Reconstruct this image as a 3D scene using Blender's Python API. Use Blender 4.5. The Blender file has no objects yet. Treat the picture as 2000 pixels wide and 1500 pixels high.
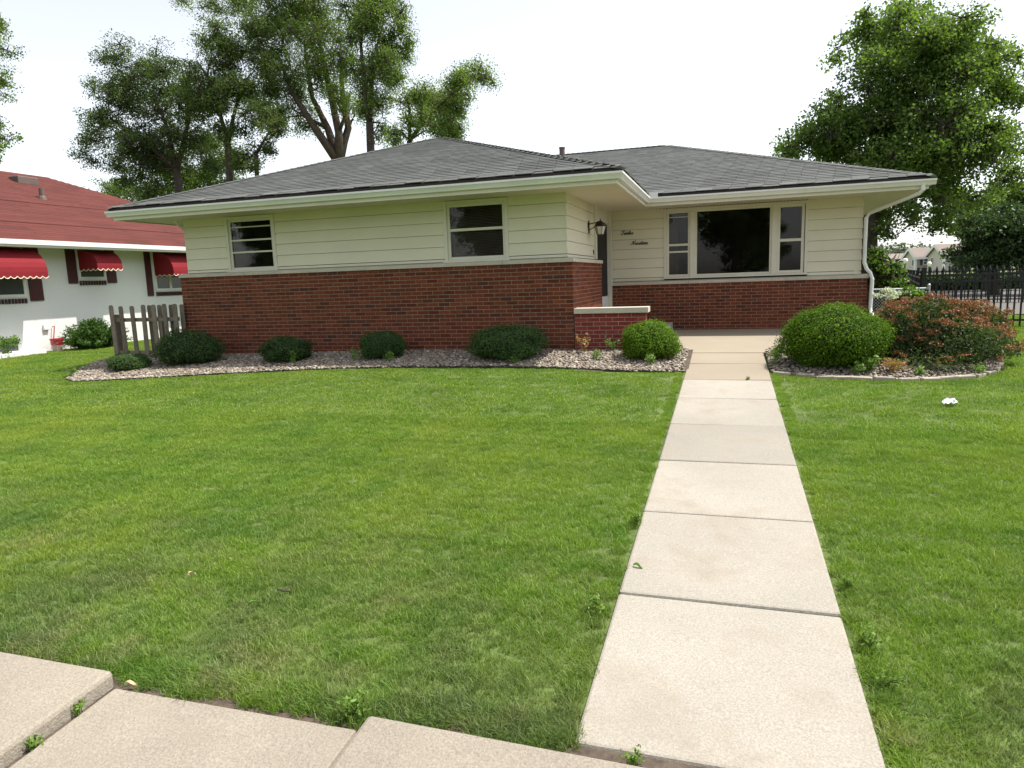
import bpy, math, random
import numpy as np
from mathutils import Vector, Matrix

random.seed(7)
rng = np.random.default_rng(11)
SC = bpy.context.scene
COL = SC.collection

# ------------------------------------------------------------------ camera
F_PX, PITCH, YAW, ROLL = 1343.48, -0.1511, 0.3049, -0.0349
CAM = np.array([0.0, 0.0, 1.847])
_fw = np.array([-math.sin(YAW) * math.cos(PITCH), math.cos(YAW) * math.cos(PITCH), math.sin(PITCH)])
_rt = np.array([math.cos(YAW), math.sin(YAW), 0.0])
_up = np.cross(_rt, _fw)
RT = math.cos(ROLL) * _rt + math.sin(ROLL) * _up
UP = -math.sin(ROLL) * _rt + math.cos(ROLL) * _up
FW = _fw
cam_data = bpy.data.cameras.new('camera')
cam_data.sensor_width = 36.0
cam_data.lens = F_PX / 2000.0 * 36.0
cam_data.clip_end = 3000.0
cam = bpy.data.objects.new('camera', cam_data)
COL.objects.link(cam)
cam.matrix_world = Matrix(((RT[0], UP[0], -FW[0], CAM[0]), (RT[1], UP[1], -FW[1], CAM[1]),
                           (RT[2], UP[2], -FW[2], CAM[2]), (0, 0, 0, 1)))
SC.camera = cam

# ------------------------------------------------------------------ sky, sun, exposure
SUN = Vector((0.47, 0.18, 1.0)).normalized()
elev = math.asin(SUN.z)
azim = math.atan2(SUN.x, SUN.y)
world = bpy.data.worlds.new('World')
SC.world = world
world.use_nodes = True
wn = world.node_tree
wn.nodes.clear()
wo = wn.nodes.new('ShaderNodeOutputWorld')
wb = wn.nodes.new('ShaderNodeBackground')
ws = wn.nodes.new('ShaderNodeTexSky')
ws.sky_type = 'NISHITA'
ws.sun_disc = False
ws.sun_elevation = elev
ws.sun_rotation = azim
ws.altitude = 200
ws.air_density = 1.0
ws.dust_density = 1.6
ws.ozone_density = 1.0
wb.inputs['Strength'].default_value = 0.103
hz = wn.nodes.new('ShaderNodeHueSaturation')          # summer haze: a paler, whiter sky all round
hz.inputs['Saturation'].default_value = 0.30
wn.links.new(ws.outputs[0], hz.inputs['Color'])
wn.links.new(hz.outputs[0], wb.inputs[0])
wn.links.new(wb.outputs[0], wo.inputs[0])
sun_data = bpy.data.lights.new('sun', 'SUN')
sun_data.energy = 2.7
sun_data.angle = math.radians(0.6)
sun_data.color = (1.0, 0.95, 0.86)
sun = bpy.data.objects.new('sun', sun_data)
COL.objects.link(sun)
sun.rotation_euler = SUN.to_track_quat('Z', 'Y').to_euler()
SC.view_settings.view_transform = 'Standard'
SC.view_settings.look = 'None'
SC.view_settings.exposure = 1.4
SC.view_settings.gamma = 1.0
SC.view_settings.use_curve_mapping = False
SC.cycles.max_bounces = 7
SC.cycles.diffuse_bounces = 4
SC.cycles.transparent_max_bounces = 8
SC.cycles.caustics_reflective = False
SC.cycles.caustics_refractive = False

# ------------------------------------------------------------------ helpers
def ray(px, py):
    return FW + (px - 1000) / F_PX * RT - (py - 750) / F_PX * UP
def at_y(px, py, Y):
    d = ray(px, py); return CAM + d * (Y / d[1])
def at_x(px, py, X):
    d = ray(px, py); return CAM + d * (X / d[0])
def sp(t, k=1.5):
    return math.log1p(math.exp(min(40, t * k))) / k
def zg(x, y):
    """height of the ground: the yard rises to the house and dips at both sides"""
    h = 0.0524 * (11.6 - sp(11.6 - y, 2.0)) if y > 8 else 0.0524 * y
    h -= 0.02 * (sp(-6 - x) - sp(-17 - x))
    h -= 0.02 * (sp(x - 2.6) - sp(x - 9))
    return h

def wloc(o):
    v = Vector((0, 0, 0))
    while o is not None:
        v = v + o.location
        o = o.parent
    return v

def tag(o, label=None, cat=None, group=None, kind=None):
    if label: o['label'] = label
    if cat: o['category'] = cat
    if group: o['group'] = group
    if kind: o['kind'] = kind
    return o

def empty(name, loc, label=None, cat=None, group=None, kind=None, parent=None):
    o = bpy.data.objects.new(name, None)
    COL.objects.link(o)
    o.empty_display_size = 0.2
    o.location = Vector(loc) - (wloc(parent) if parent else Vector((0, 0, 0)))
    if parent: o.parent = parent
    return tag(o, label, cat, group, kind)

def mesh_np(name, V, F, mat, rnd=None, smooth=False):
    """V (n,3) float, F list of (m,k) int arrays of k-gons"""
    me = bpy.data.meshes.new(name)
    if not isinstance(F, list): F = [F]
    V = np.asarray(V, np.float32)
    me.vertices.add(len(V))
    me.vertices.foreach_set('co', V.ravel())
    loops = np.concatenate([f.ravel() for f in F]).astype(np.int32)
    cnt = np.concatenate([np.full(len(f), f.shape[1], np.int32) for f in F])
    start = np.concatenate([[0], np.cumsum(cnt)[:-1]]).astype(np.int32)
    me.loops.add(len(loops))
    me.loops.foreach_set('vertex_index', loops)
    me.polygons.add(len(cnt))
    me.polygons.foreach_set('loop_start', start)
    me.polygons.foreach_set('loop_total', cnt)
    if smooth: me.polygons.foreach_set('use_smooth', np.ones(len(cnt), bool))
    me.update(calc_edges=True)
    me.validate()
    if rnd is not None:
        a = me.attributes.new('rnd', 'FLOAT', 'POINT')
        a.data.foreach_set('value', np.asarray(rnd, np.float32))
    me.materials.append(mat)
    return me

def link(name, me, parent=None, loc=None):
    o = bpy.data.objects.new(name, me)
    COL.objects.link(o)
    if parent is not None: o.parent = parent
    if loc is not None:
        o.location = Vector(loc) - (wloc(parent) if parent is not None else Vector((0, 0, 0)))
    return o

class MB:
    """collects simple shapes (world coordinates) into one mesh"""
    def __init__(s): s.v = []; s.f = []; s.r = []
    def add(s, V, F, r=0.0):
        n = len(s.v)
        s.v += [tuple(p) for p in V]
        s.f += [tuple(i + n for i in f) for f in F]
        s.r += [r] * len(V)
        return s
    def box(s, x0, x1, y0, y1, z0, z1, r=0.0):
        V = [(x0, y0, z0), (x1, y0, z0), (x1, y1, z0), (x0, y1, z0), (x0, y0, z1), (x1, y0, z1), (x1, y1, z1), (x0, y1, z1)]
        return s.add(V, [(0, 3, 2, 1), (4, 5, 6, 7), (0, 1, 5, 4), (1, 2, 6, 5), (2, 3, 7, 6), (3, 0, 4, 7)], r)
    def prism(s, poly, axis, a, b, r=0.0):
        """polygon in the two other axes, extruded along axis from a to b"""
        def mk(p, t):
            if axis == 0: return (t, p[0], p[1])
            if axis == 1: return (p[0], t, p[1])
            return (p[0], p[1], t)
        n = len(poly)
        V = [mk(p, a) for p in poly] + [mk(p, b) for p in poly]
        F = [tuple(range(n))[::-1], tuple(range(n, 2 * n))] + [(i, (i + 1) % n, n + (i + 1) % n, n + i) for i in range(n)]
        return s.add(V, F, r)
    def tube(s, pts, rad, k=6, r=0.0, caps=True):
        pts = [Vector(p) for p in pts]
        if not isinstance(rad, (list, tuple)): rad = [rad] * len(pts)
        V = []; F = []
        ref = Vector((0.31, 0.17, 0.94))
        for i, p in enumerate(pts):
            d = (pts[min(i + 1, len(pts) - 1)] - pts[max(i - 1, 0)])
            if d.length < 1e-9: d = Vector((0, 0, 1))
            d.normalize()
            a = d.cross(ref)
            if a.length < 0.05: a = d.cross(Vector((1, 0, 0)))
            a.normalize(); b = d.cross(a)
            for j in range(k):
                t = 2 * math.pi * j / k
                V.append(p + (a * math.cos(t) + b * math.sin(t)) * rad[i])
        for i in range(len(pts) - 1):
            for j in range(k):
                F.append((i * k + j, i * k + (j + 1) % k, (i + 1) * k + (j + 1) % k, (i + 1) * k + j))
        if caps:
            F.append(tuple(range(k))[::-1]); F.append(tuple((len(pts) - 1) * k + j for j in range(k)))
        return s.add(V, F, r)
    def lathe(s, prof, c, k=12, r=0.0):
        V = []; F = []
        for (rr, z) in prof:
            for j in range(k):
                t = 2 * math.pi * j / k
                V.append((c[0] + rr * math.cos(t), c[1] + rr * math.sin(t), c[2] + z))
        n = len(prof)
        for i in range(n - 1):
            for j in range(k):
                F.append((i * k + j, i * k + (j + 1) % k, (i + 1) * k + (j + 1) % k, (i + 1) * k + j))
        F.append(tuple(range(k))[::-1]); F.append(tuple((n - 1) * k + j for j in range(k)))
        return s.add(V, F, r)
    def build(s, name, mat, parent=None, base=None, smooth=False, rnd=False, kind=None, bevel=0.0):
        off = wloc(parent) if parent is not None else Vector((0, 0, 0))
        b = Vector(base) if base is not None else off
        me = bpy.data.meshes.new(name)
        me.from_pydata([(p[0] - b.x, p[1] - b.y, p[2] - b.z) for p in s.v], [], s.f)
        me.materials.append(mat)
        if smooth: me.polygons.foreach_set('use_smooth', [True] * len(me.polygons))
        if rnd:
            a = me.attributes.new('rnd', 'FLOAT', 'POINT'); a.data.foreach_set('value', s.r)
        me.update()
        o = bpy.data.objects.new(name, me)
        COL.objects.link(o)
        if parent is not None: o.parent = parent
        o.location = b - off
        if bevel:
            md = o.modifiers.new('bevel', 'BEVEL'); md.width = bevel; md.segments = 2; md.limit_method = 'ANGLE'
        if kind: o['kind'] = kind
        return o

# ------------------------------------------------------------------ materials
def ramp(nt, fac, stops):
    r = nt.nodes.new('ShaderNodeValToRGB')
    el = r.color_ramp.elements
    while len(el) < len(stops): el.new(0.5)
    for e, (p, c) in zip(el, stops):
        e.position = p; e.color = (*c, 1) if len(c) == 3 else c
    nt.links.new(fac, r.inputs[0])
    return r.outputs[0]
def nnoise(nt, vec, scale, detail=4, rough=0.55):
    n = nt.nodes.new('ShaderNodeTexNoise')
    n.inputs['Scale'].default_value = scale; n.inputs['Detail'].default_value = detail
    n.inputs['Roughness'].default_value = rough
    nt.links.new(vec, n.inputs['Vector'])
    return n.outputs['Fac']
def nmath(nt, op, a, b=None, clamp=False):
    m = nt.nodes.new('ShaderNodeMath'); m.operation = op; m.use_clamp = clamp
    for i, v in enumerate((a, b)):
        if v is None: continue
        if isinstance(v, (int, float)): m.inputs[i].default_value = v
        else: nt.links.new(v, m.inputs[i])
    return m.outputs[0]
def nmix(nt, fac, a, b, mode='MIX'):
    m = nt.nodes.new('ShaderNodeMix'); m.data_type = 'RGBA'; m.blend_type = mode
    for k, v in ((0, fac), (6, a), (7, b)):
        if isinstance(v, (int, float)): m.inputs[k].default_value = v
        elif isinstance(v, tuple): m.inputs[k].default_value = (*v, 1)
        else: nt.links.new(v, m.inputs[k])
    return m.outputs[2]
def new_mat(name):
    m = bpy.data.materials.new(name); m.use_nodes = True
    nt = m.node_tree; nt.nodes.clear()
    out = nt.nodes.new('ShaderNodeOutputMaterial')
    bs = nt.nodes.new('ShaderNodeBsdfPrincipled')
    nt.links.new(bs.outputs[0], out.inputs[0])
    geo = nt.nodes.new('ShaderNodeNewGeometry')
    return m, nt, bs, geo.outputs['Position'], out
def nbump(nt, bs, h, strength, dist=0.01):
    b = nt.nodes.new('ShaderNodeBump'); b.inputs['Strength'].default_value = strength; b.inputs['Distance'].default_value = dist
    nt.links.new(h, b.inputs['Height']); nt.links.new(b.outputs[0], bs.inputs['Normal'])
def rnd_value(nt):
    oi = nt.nodes.new('ShaderNodeObjectInfo')
    at = nt.nodes.new('ShaderNodeAttribute'); at.attribute_name = 'rnd'
    return nmath(nt, 'FRACT', nmath(nt, 'ADD', oi.outputs['Random'], at.outputs['Fac']))

def plain(name, color, rough=0.7, var=0.12, vscale=3.0, fine=0.08, fscale=60.0, bump=0.0, bscale=80.0, spec=0.3, metal=0.0, rndvar=0.0, dirt=None):
    m, nt, bs, pos, out = new_mat(name)
    c = nmix(nt, 1.0, color, ramp(nt, nnoise(nt, pos, vscale, 5), [(0.25, (1 - var,) * 3), (0.75, (1 + var,) * 3)]), 'MULTIPLY')
    if fine: c = nmix(nt, 1.0, c, ramp(nt, nnoise(nt, pos, fscale, 3), [(0.3, (1 - fine,) * 3), (0.7, (1 + fine,) * 3)]), 'MULTIPLY')
    if rndvar: c = nmix(nt, 1.0, c, ramp(nt, rnd_value(nt), [(0, (1 - rndvar,) * 3), (1, (1 + rndvar,) * 3)]), 'MULTIPLY')
    if dirt:
        f = ramp(nt, nnoise(nt, pos, dirt[1], 6, 0.65), [(dirt[2], (0, 0, 0)), (min(1, dirt[2] + 0.22), (1, 1, 1))])
        c = nmix(nt, nmath(nt, 'MULTIPLY', f, dirt[3]), c, dirt[0])
    nt.links.new(c, bs.inputs['Base Color'])
    bs.inputs['Roughness'].default_value = rough
    bs.inputs['Specular IOR Level'].default_value = spec
    bs.inputs['Metallic'].default_value = metal
    if bump: nbump(nt, bs, nnoise(nt, pos, bscale, 4), bump)
    return m

def leafmat(name, stops, trans=0.35, rough=0.5, patch=None, spec=0.3):
    m, nt, bs, pos, out = new_mat(name)
    c = ramp(nt, rnd_value(nt), stops)
    if patch:
        f = ramp(nt, nnoise(nt, pos, patch[0], 3), [(0.4, (0, 0, 0)), (0.65, (1, 1, 1))])
        c = nmix(nt, nmath(nt, 'MULTIPLY', f, patch[2]), c, patch[1])
    nt.links.new(c, bs.inputs['Base Color'])
    bs.inputs['Roughness'].default_value = rough
    bs.inputs['Specular IOR Level'].default_value = spec
    tr = nt.nodes.new('ShaderNodeBsdfTranslucent')
    nt.links.new(nmix(nt, 1.0, c, (1.25, 1.35, 0.6), 'MULTIPLY'), tr.inputs[0])
    mx = nt.nodes.new('ShaderNodeMixShader'); mx.inputs[0].default_value = trans
    nt.links.new(bs.outputs[0], mx.inputs[1]); nt.links.new(tr.outputs[0], mx.inputs[2])
    nt.links.new(mx.outputs[0], out.inputs[0])
    return m

def brickmat(name, stops):
    m, nt, bs, pos, out = new_mat(name)
    c = ramp(nt, rnd_value(nt), stops)
    c = nmix(nt, 1.0, c, ramp(nt, nnoise(nt, pos, 28, 5), [(0.3, (0.78,) * 3), (0.7, (1.2,) * 3)]), 'MULTIPLY')
    c = nmix(nt, 1.0, c, ramp(nt, nnoise(nt, pos, 220, 3), [(0.3, (0.85,) * 3), (0.7, (1.15,) * 3)]), 'MULTIPLY')
    nt.links.new(c, bs.inputs['Base Color'])
    bs.inputs['Roughness'].default_value = 0.85; bs.inputs['Specular IOR Level'].default_value = 0.2
    nbump(nt, bs, nnoise(nt, pos, 160, 4), 0.35, 0.004)
    return m

def glassmat(name, tint=0.5, fac=0.06):
    m, nt, bs, pos, out = new_mat(name)
    nt.nodes.remove(bs)
    tr = nt.nodes.new('ShaderNodeBsdfTransparent'); tr.inputs[0].default_value = (tint, tint * 0.98, tint * 0.95, 1)
    gl = nt.nodes.new('ShaderNodeBsdfGlossy'); gl.inputs['Roughness'].default_value = 0.015
    b = nt.nodes.new('ShaderNodeBump'); b.inputs['Strength'].default_value = 0.05; b.inputs['Distance'].default_value = 0.02
    nt.links.new(nnoise(nt, pos, 2.2, 2), b.inputs['Height']); nt.links.new(b.outputs[0], gl.inputs['Normal'])
    lw = nt.nodes.new('ShaderNodeFresnel'); lw.inputs['IOR'].default_value = 1.36
    mx = nt.nodes.new('ShaderNodeMixShader')
    nt.links.new(lw.outputs[0], mx.inputs[0])
    nt.links.new(tr.outputs[0], mx.inputs[1]); nt.links.new(gl.outputs[0], mx.inputs[2])
    nt.links.new(mx.outputs[0], out.inputs[0])
    return m

M = {}
M['brick'] = brickmat('house_brick', [(0.0, (0.095, 0.027, 0.015)), (0.25, (0.13, 0.035, 0.018)), (0.6, (0.16, 0.044, 0.021)), (0.9, (0.19, 0.053, 0.025)), (0.96, (0.085, 0.034, 0.024)), (1.0, (0.075, 0.032, 0.024))])
M['brick2'] = brickmat('porch_brick', [(0.0, (0.17, 0.03, 0.023)), (0.6, (0.22, 0.04, 0.03)), (1.0, (0.25, 0.05, 0.036))])
M['mortar'] = plain('mortar', (0.34, 0.25, 0.19), 0.95, 0.15, 4, 0.1, 90)
M['mortar2'] = plain('porch_mortar', (0.42, 0.36, 0.31), 0.95, 0.15, 4, 0.1, 90)
M['stone'] = plain('limestone', (0.50, 0.46, 0.38), 0.85, 0.14, 2.5, 0.08, 70, 0.2, 120, dirt=((0.22, 0.2, 0.17), 2.3, 0.56, 0.5))
M['siding'] = plain('siding_paint', (0.68, 0.64, 0.51), 0.6, 0.05, 1.2, 0.02, 40, 0.05, 35, dirt=((0.6, 0.56, 0.42), 1.1, 0.55, 0.25))
M['trim'] = plain('trim_paint', (0.65, 0.625, 0.53), 0.5, 0.05, 2, 0.03, 50, dirt=((0.55, 0.5, 0.4), 3.0, 0.6, 0.3))
M['soffit'] = plain('soffit_paint', (0.62, 0.57, 0.45), 0.6, 0.05, 1.5, 0.03, 40, dirt=((0.5, 0.45, 0.33), 2.1, 0.6, 0.3))
M['gutter'] = plain('gutter_metal', (0.74, 0.74, 0.71), 0.4, 0.05, 2, 0.03, 30, dirt=((0.5, 0.47, 0.42), 3.5, 0.6, 0.4), spec=0.5)
M['shingle'] = plain('asphalt_shingle', (0.098, 0.102, 0.098), 0.95, 0.12, 0.8, 0.35, 170, 0.3, 250, rndvar=0.2)
M['rooffelt'] = plain('roof_under', (0.05, 0.05, 0.05), 0.95, 0.1, 1, 0.2, 100)
M['drip'] = plain('roof_edge', (0.045, 0.03, 0.032), 0.9, 0.2, 5)
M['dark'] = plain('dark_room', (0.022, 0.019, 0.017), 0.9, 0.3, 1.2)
M['blind'] = plain('blind_slat', (0.22, 0.20, 0.18), 0.6)
M['curtain'] = plain('curtain_cloth', (0.10, 0.075, 0.07), 0.9)
M['glass'] = glassmat('window_glass', 0.8)
M['glass_dark'] = glassmat('dark_glass', 0.35)
M['iron'] = plain('black_iron', (0.018, 0.018, 0.02), 0.55, 0.2, 6)
M['script'] = plain('lettering_black', (0.012, 0.01, 0.01), 0.5)
M['lampmetal'] = plain('lantern_metal', (0.035, 0.026, 0.022), 0.5, 0.2, 9, metal=0.4)
M['lampglass'] = plain('lantern_glass', (0.55, 0.53, 0.47), 0.25)
M['globe'] = plain('globe_glass', (0.85, 0.82, 0.72), 0.3)
M['concrete'] = plain('walk_concrete', (0.295, 0.270, 0.230), 0.9, 0.13, 1.3, 0.2, 110, 0.4, 190, rndvar=0.10, dirt=((0.235, 0.20, 0.155), 2.6, 0.5, 0.6))
M['concrete_new'] = plain('porch_concrete', (0.285, 0.243, 0.185), 0.9, 0.07, 0.9, 0.06, 130, 0.2, 190, rndvar=0.04, dirt=((0.32, 0.25, 0.18), 2.2, 0.58, 0.4))
M['sidewalk'] = plain('sidewalk_concrete', (0.262, 0.23, 0.186), 0.95, 0.16, 1.6, 0.2, 95, 0.6, 120, rndvar=0.05, dirt=((0.27, 0.225, 0.18), 5.0, 0.52, 0.5))
M['grey_step'] = plain('grey_concrete', (0.36, 0.34, 0.30), 0.95, 0.15, 2, 0.1, 80, 0.3, 120)
M['soil'] = plain('bed_soil', (0.085, 0.065, 0.05), 1.0, 0.3, 6, 0.3, 40)
M['edging'] = plain('plastic_edging', (0.03, 0.028, 0.025), 0.7)
M['kerbstone'] = plain('edging_stone', (0.33, 0.29, 0.24), 0.95, 0.2, 6, 0.1, 60, 0.3, 60, rndvar=0.12)
M['ground'] = plain('turf_soil', (0.085, 0.12, 0.03), 1.0, 0.35, 1.3, 0.35, 30, 0.5, 40)
M['road'] = plain('pale_pavement', (0.13, 0.122, 0.11), 0.95, 0.08, 0.3, 0.05, 20)
M['bark'] = plain('bark', (0.06, 0.047, 0.038), 0.95, 0.35, 5, 0.25, 30, 0.8, 18)
M['bark_light'] = plain('bark_light', (0.105, 0.08, 0.063), 0.95, 0.3, 5, 0.25, 30, 0.8, 18)
M['wood'] = plain('weathered_wood', (0.20, 0.165, 0.13), 0.9, 0.25, 9, 0.15, 60, 0.3, 70, rndvar=0.18)
M['white_wall'] = plain('white_painted_brick', (0.72, 0.72, 0.705), 0.7, 0.03, 1.0, 0.03, 25, 0.12, 22)
M['red_roof'] = plain('red_shingle', (0.095, 0.025, 0.020), 0.95, 0.12, 0.9, 0.22, 45, 0.5, 60, rndvar=0.14)
M['red_cloth'] = plain('red_awning_cloth', (0.20, 0.010, 0.016), 0.8, 0.06, 4)
M['awning_trim'] = plain('awning_trim', (0.75, 0.62, 0.5), 0.8)
M['shutter'] = plain('shutter_paint', (0.075, 0.022, 0.022), 0.6, 0.1, 6)
M['dark_brick'] = plain('dark_sill_brick', (0.07, 0.035, 0.04), 0.8)
M['white_paint'] = plain('white_paint', (0.78, 0.78, 0.76), 0.45, 0.04, 3)
M['red_plastic'] = plain('red_plastic', (0.45, 0.03, 0.04), 0.35, 0.05, 5, spec=0.5)
M['clear_plastic'] = plain('pale_plastic', (0.55, 0.42, 0.38), 0.3)
M['galv'] = plain('galvanised', (0.36, 0.40, 0.43), 0.45, 0.1, 8, metal=0.3)
M['vent'] = plain('vent_metal', (0.12, 0.09, 0.08), 0.6)
M['beige'] = plain('beige_siding', (0.60, 0.54, 0.47), 0.7, 0.05, 0.3, 0.0)
M['taupe'] = plain('taupe_siding', (0.36, 0.33, 0.31), 0.7, 0.05, 0.3, 0.0)
M['brownroof'] = plain('brown_roof', (0.23, 0.19, 0.17), 0.95, 0.08, 0.5, 0.1, 6)
M['pane'] = plain('far_pane', (0.07, 0.08, 0.09), 0.1, spec=0.5)
M['navy'] = plain('navy_shutter', (0.05, 0.055, 0.08), 0.6)
M['paper'] = plain('paper', (0.82, 0.83, 0.86), 0.7)
M['dryleaf'] = plain('dry_leaf', (0.55, 0.45, 0.27), 0.8)
M['shrub_shaded'] = leafmat('shade_shrub_leaf', [(0, (0.022, 0.05, 0.018)), (0.6, (0.042, 0.09, 0.028)), (1, (0.095, 0.16, 0.045))], 0.25, spec=0.12, rough=0.7)  # clipped shrubs under the eave: their shade is put into the leaf colour
M['box'] = leafmat('sunlit_shrub_leaf', [(0, (0.05, 0.105, 0.008)), (0.55, (0.095, 0.18, 0.012)), (1, (0.16, 0.26, 0.02))], 0.3, spec=0.12, rough=0.7)  # same kind of shrub in the sun, brightness put into the leaf colour
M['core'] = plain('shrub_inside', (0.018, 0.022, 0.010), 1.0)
M['juniper'] = leafmat('juniper_leaf', [(0, (0.04, 0.09, 0.02)), (0.6, (0.08, 0.16, 0.03)), (1, (0.14, 0.24, 0.06))], 0.3, spec=.12)
M['spirea'] = leafmat('spirea_leaf', [(0, (0.03, 0.055, 0.018)), (0.6, (0.06, 0.10, 0.03)), (1, (0.12, 0.16, 0.05))], 0.3)
M['spirea_fl'] = leafmat('spirea_flower', [(0, (0.11, 0.062, 0.022)), (0.45, (0.20, 0.10, 0.042)), (0.8, (0.26, 0.115, 0.055)), (0.95, (0.30, 0.12, 0.08)), (1, (0.32, 0.09, 0.10))], 0.25)
M['hydr_fl'] = leafmat('hydrangea_flower', [(0, (0.5, 0.55, 0.42)), (1, (0.66, 0.68, 0.62))], 0.2)
M['lightleaf'] = leafmat('light_leaf', [(0, (0.07, 0.14, 0.02)), (1, (0.16, 0.26, 0.05))], 0.35)
M['weed'] = leafmat('weed_leaf', [(0, (0.09, 0.18, 0.03)), (1, (0.22, 0.32, 0.09))], 0.35)
M['weedgreen'] = leafmat('edge_weed_leaf', [(0, (0.10, 0.18, 0.03)), (1, (0.2, 0.3, 0.07))], 0.3, spec=.12)
M['dryweed'] = leafmat('dry_weed', [(0, (0.28, 0.17, 0.07)), (1, (0.45, 0.30, 0.13))], 0.3)
M['cotton'] = leafmat('cottonwood_leaf', [(0, (0.05, 0.08, 0.03)), (0.5, (0.085, 0.13, 0.04)), (1, (0.15, 0.205, 0.062))], 0.52)
M['cotton_light'] = leafmat('willow_leaf', [(0, (0.065, 0.11, 0.026)), (0.5, (0.115, 0.18, 0.038)), (1, (0.185, 0.26, 0.062))], 0.5)
M['maple'] = leafmat('maple_leaf', [(0, (0.06, 0.105, 0.028)), (0.5, (0.105, 0.17, 0.038)), (1, (0.18, 0.265, 0.055))], 0.52)
M['darktree'] = leafmat('dense_leaf', [(0, (0.028, 0.052, 0.02)), (0.6, (0.045, 0.085, 0.026)), (1, (0.08, 0.13, 0.035))], 0.3)
M['farwood'] = leafmat('far_wood', [(0, (0.09, 0.12, 0.085)), (1, (0.15, 0.18, 0.12))], 0.2)

def grassmat():
    m, nt, bs, pos, out = new_mat('grass_blade')
    oi = nt.nodes.new('ShaderNodeObjectInfo')
    at = nt.nodes.new('ShaderNodeAttribute'); at.attribute_name = 'rnd'
    v = nmath(nt, 'ADD', nmath(nt, 'MULTIPLY', at.outputs['Fac'], 0.8), nmath(nt, 'MULTIPLY', oi.outputs['Random'], 0.2))
    c = ramp(nt, v, [(0.0, (0.105, 0.20, 0.022)), (0.45, (0.175, 0.29, 0.032)), (0.85, (0.25, 0.36, 0.05)), (0.94, (0.28, 0.36, 0.10)), (1.0, (0.42, 0.40, 0.2))])
    big = nnoise(nt, pos, 0.55, 4, 0.6)
    c = nmix(nt, nmath(nt, 'MULTIPLY', ramp(nt, big, [(0.48, (0, 0, 0)), (0.68, (1, 1, 1))]), 0.6), c, (0.30, 0.36, 0.045))
    mid = nnoise(nt, pos, 1.7, 4, 0.6)
    c = nmix(nt, nmath(nt, 'MULTIPLY', ramp(nt, mid, [(0.5, (0, 0, 0)), (0.7, (1, 1, 1))]), 0.55), c, (0.07, 0.18, 0.024))
    # dry, greyish turf beside the public pavement
    sx = nt.nodes.new('ShaderNodeSeparateXYZ'); nt.links.new(pos, sx.inputs[0])
    near = nt.nodes.new('ShaderNodeMapRange'); near.inputs[1].default_value = 2.3; near.inputs[2].default_value = 4.6; near.inputs[3].default_value = 1.0; near.inputs[4].default_value = 0.15
    nt.links.new(sx.outputs[1], near.inputs[0])
    pat = ramp(nt, nnoise(nt, pos, 2.6, 4, 0.65), [(0.45, (0, 0, 0)), (0.66, (1, 1, 1))])
    c = nmix(nt, nmath(nt, 'MULTIPLY', nmath(nt, 'MULTIPLY', pat, near.outputs[0]), 0.8), c, (0.27, 0.25, 0.13))
    pat2 = ramp(nt, nnoise(nt, pos, 1.2, 5, 0.65), [(0.42, (0, 0, 0)), (0.6, (1, 1, 1))])
    c = nmix(nt, nmath(nt, 'MULTIPLY', nmath(nt, 'MULTIPLY', pat2, near.outputs[0]), 0.7), c, (0.10, 0.165, 0.055))
    pat3 = ramp(nt, nnoise(nt, pos, 4.5, 4, 0.7), [(0.56, (0, 0, 0)), (0.74, (1, 1, 1))])
    c = nmix(nt, nmath(nt, 'MULTIPLY', pat3, 0.4), c, (0.055, 0.15, 0.02))
    wv = nt.nodes.new('ShaderNodeTexWave'); wv.inputs['Scale'].default_value = 0.42; wv.inputs['Distortion'].default_value = 3.0; wv.inputs['Detail'].default_value = 3.0
    wv.bands_direction = 'Y'; nt.links.new(pos, wv.inputs['Vector'])
    c = nmix(nt, 1.0, c, ramp(nt, wv.outputs['Fac'], [(0.2, (0.95, 0.96, 0.95)), (0.8, (1.05, 1.04, 1.05))]), 'MULTIPLY')
    nt.links.new(c, bs.inputs['Base Color'])
    bs.inputs['Roughness'].default_value = 0.5; bs.inputs['Specular IOR Level'].default_value = 0.3
    tr = nt.nodes.new('ShaderNodeBsdfTranslucent')
    nt.links.new(nmix(nt, 1.0, c, (1.2, 1.3, 0.55), 'MULTIPLY'), tr.inputs[0])
    mx = nt.nodes.new('ShaderNodeMixShader'); mx.inputs[0].default_value = 0.35
    nt.links.new(bs.outputs[0], mx.inputs[1]); nt.links.new(tr.outputs[0], mx.inputs[2])
    nt.links.new(mx.outputs[0], out.inputs[0])
    return m
M['grass'] = grassmat()

def stonemat():
    m, nt, bs, pos, out = new_mat('river_gravel')
    c = ramp(nt, rnd_value(nt), [(0.0, (0.13, 0.10, 0.085)), (0.25, (0.19, 0.155, 0.12)), (0.5, (0.28, 0.235, 0.18)), (0.75, (0.24, 0.185, 0.145)), (0.9, (0.36, 0.33, 0.27)), (1.0, (0.5, 0.47, 0.41))])
    nt.links.new(c, bs.inputs['Base Color']); bs.inputs['Roughness'].default_value = 0.8
    return m
M['gravel'] = stonemat()

# ------------------------------------------------------------------ dimensions of the house
YF, XL, XC = 11.157, -10.276, -2.404           # brick face of the front wing
YR, XR = 15.142, 2.637                         # brick face of the recessed wing
SD = 0.119                                     # siding stands back from the brick
ZS, ZSR, ZSO = 2.1665, 1.6996, 3.211           # stone tops, soffit
EY, EXL, EXC, EYR, EXR, EZ = 10.35, -11.11, -1.465, 14.213, 3.52, 3.353   # outer top edge of the gutters
YD = 13.92                                     # where the door frame begins
SLOPE = 0.355
WX0, WX1 = -0.529, 0.548                       # front walk

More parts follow.
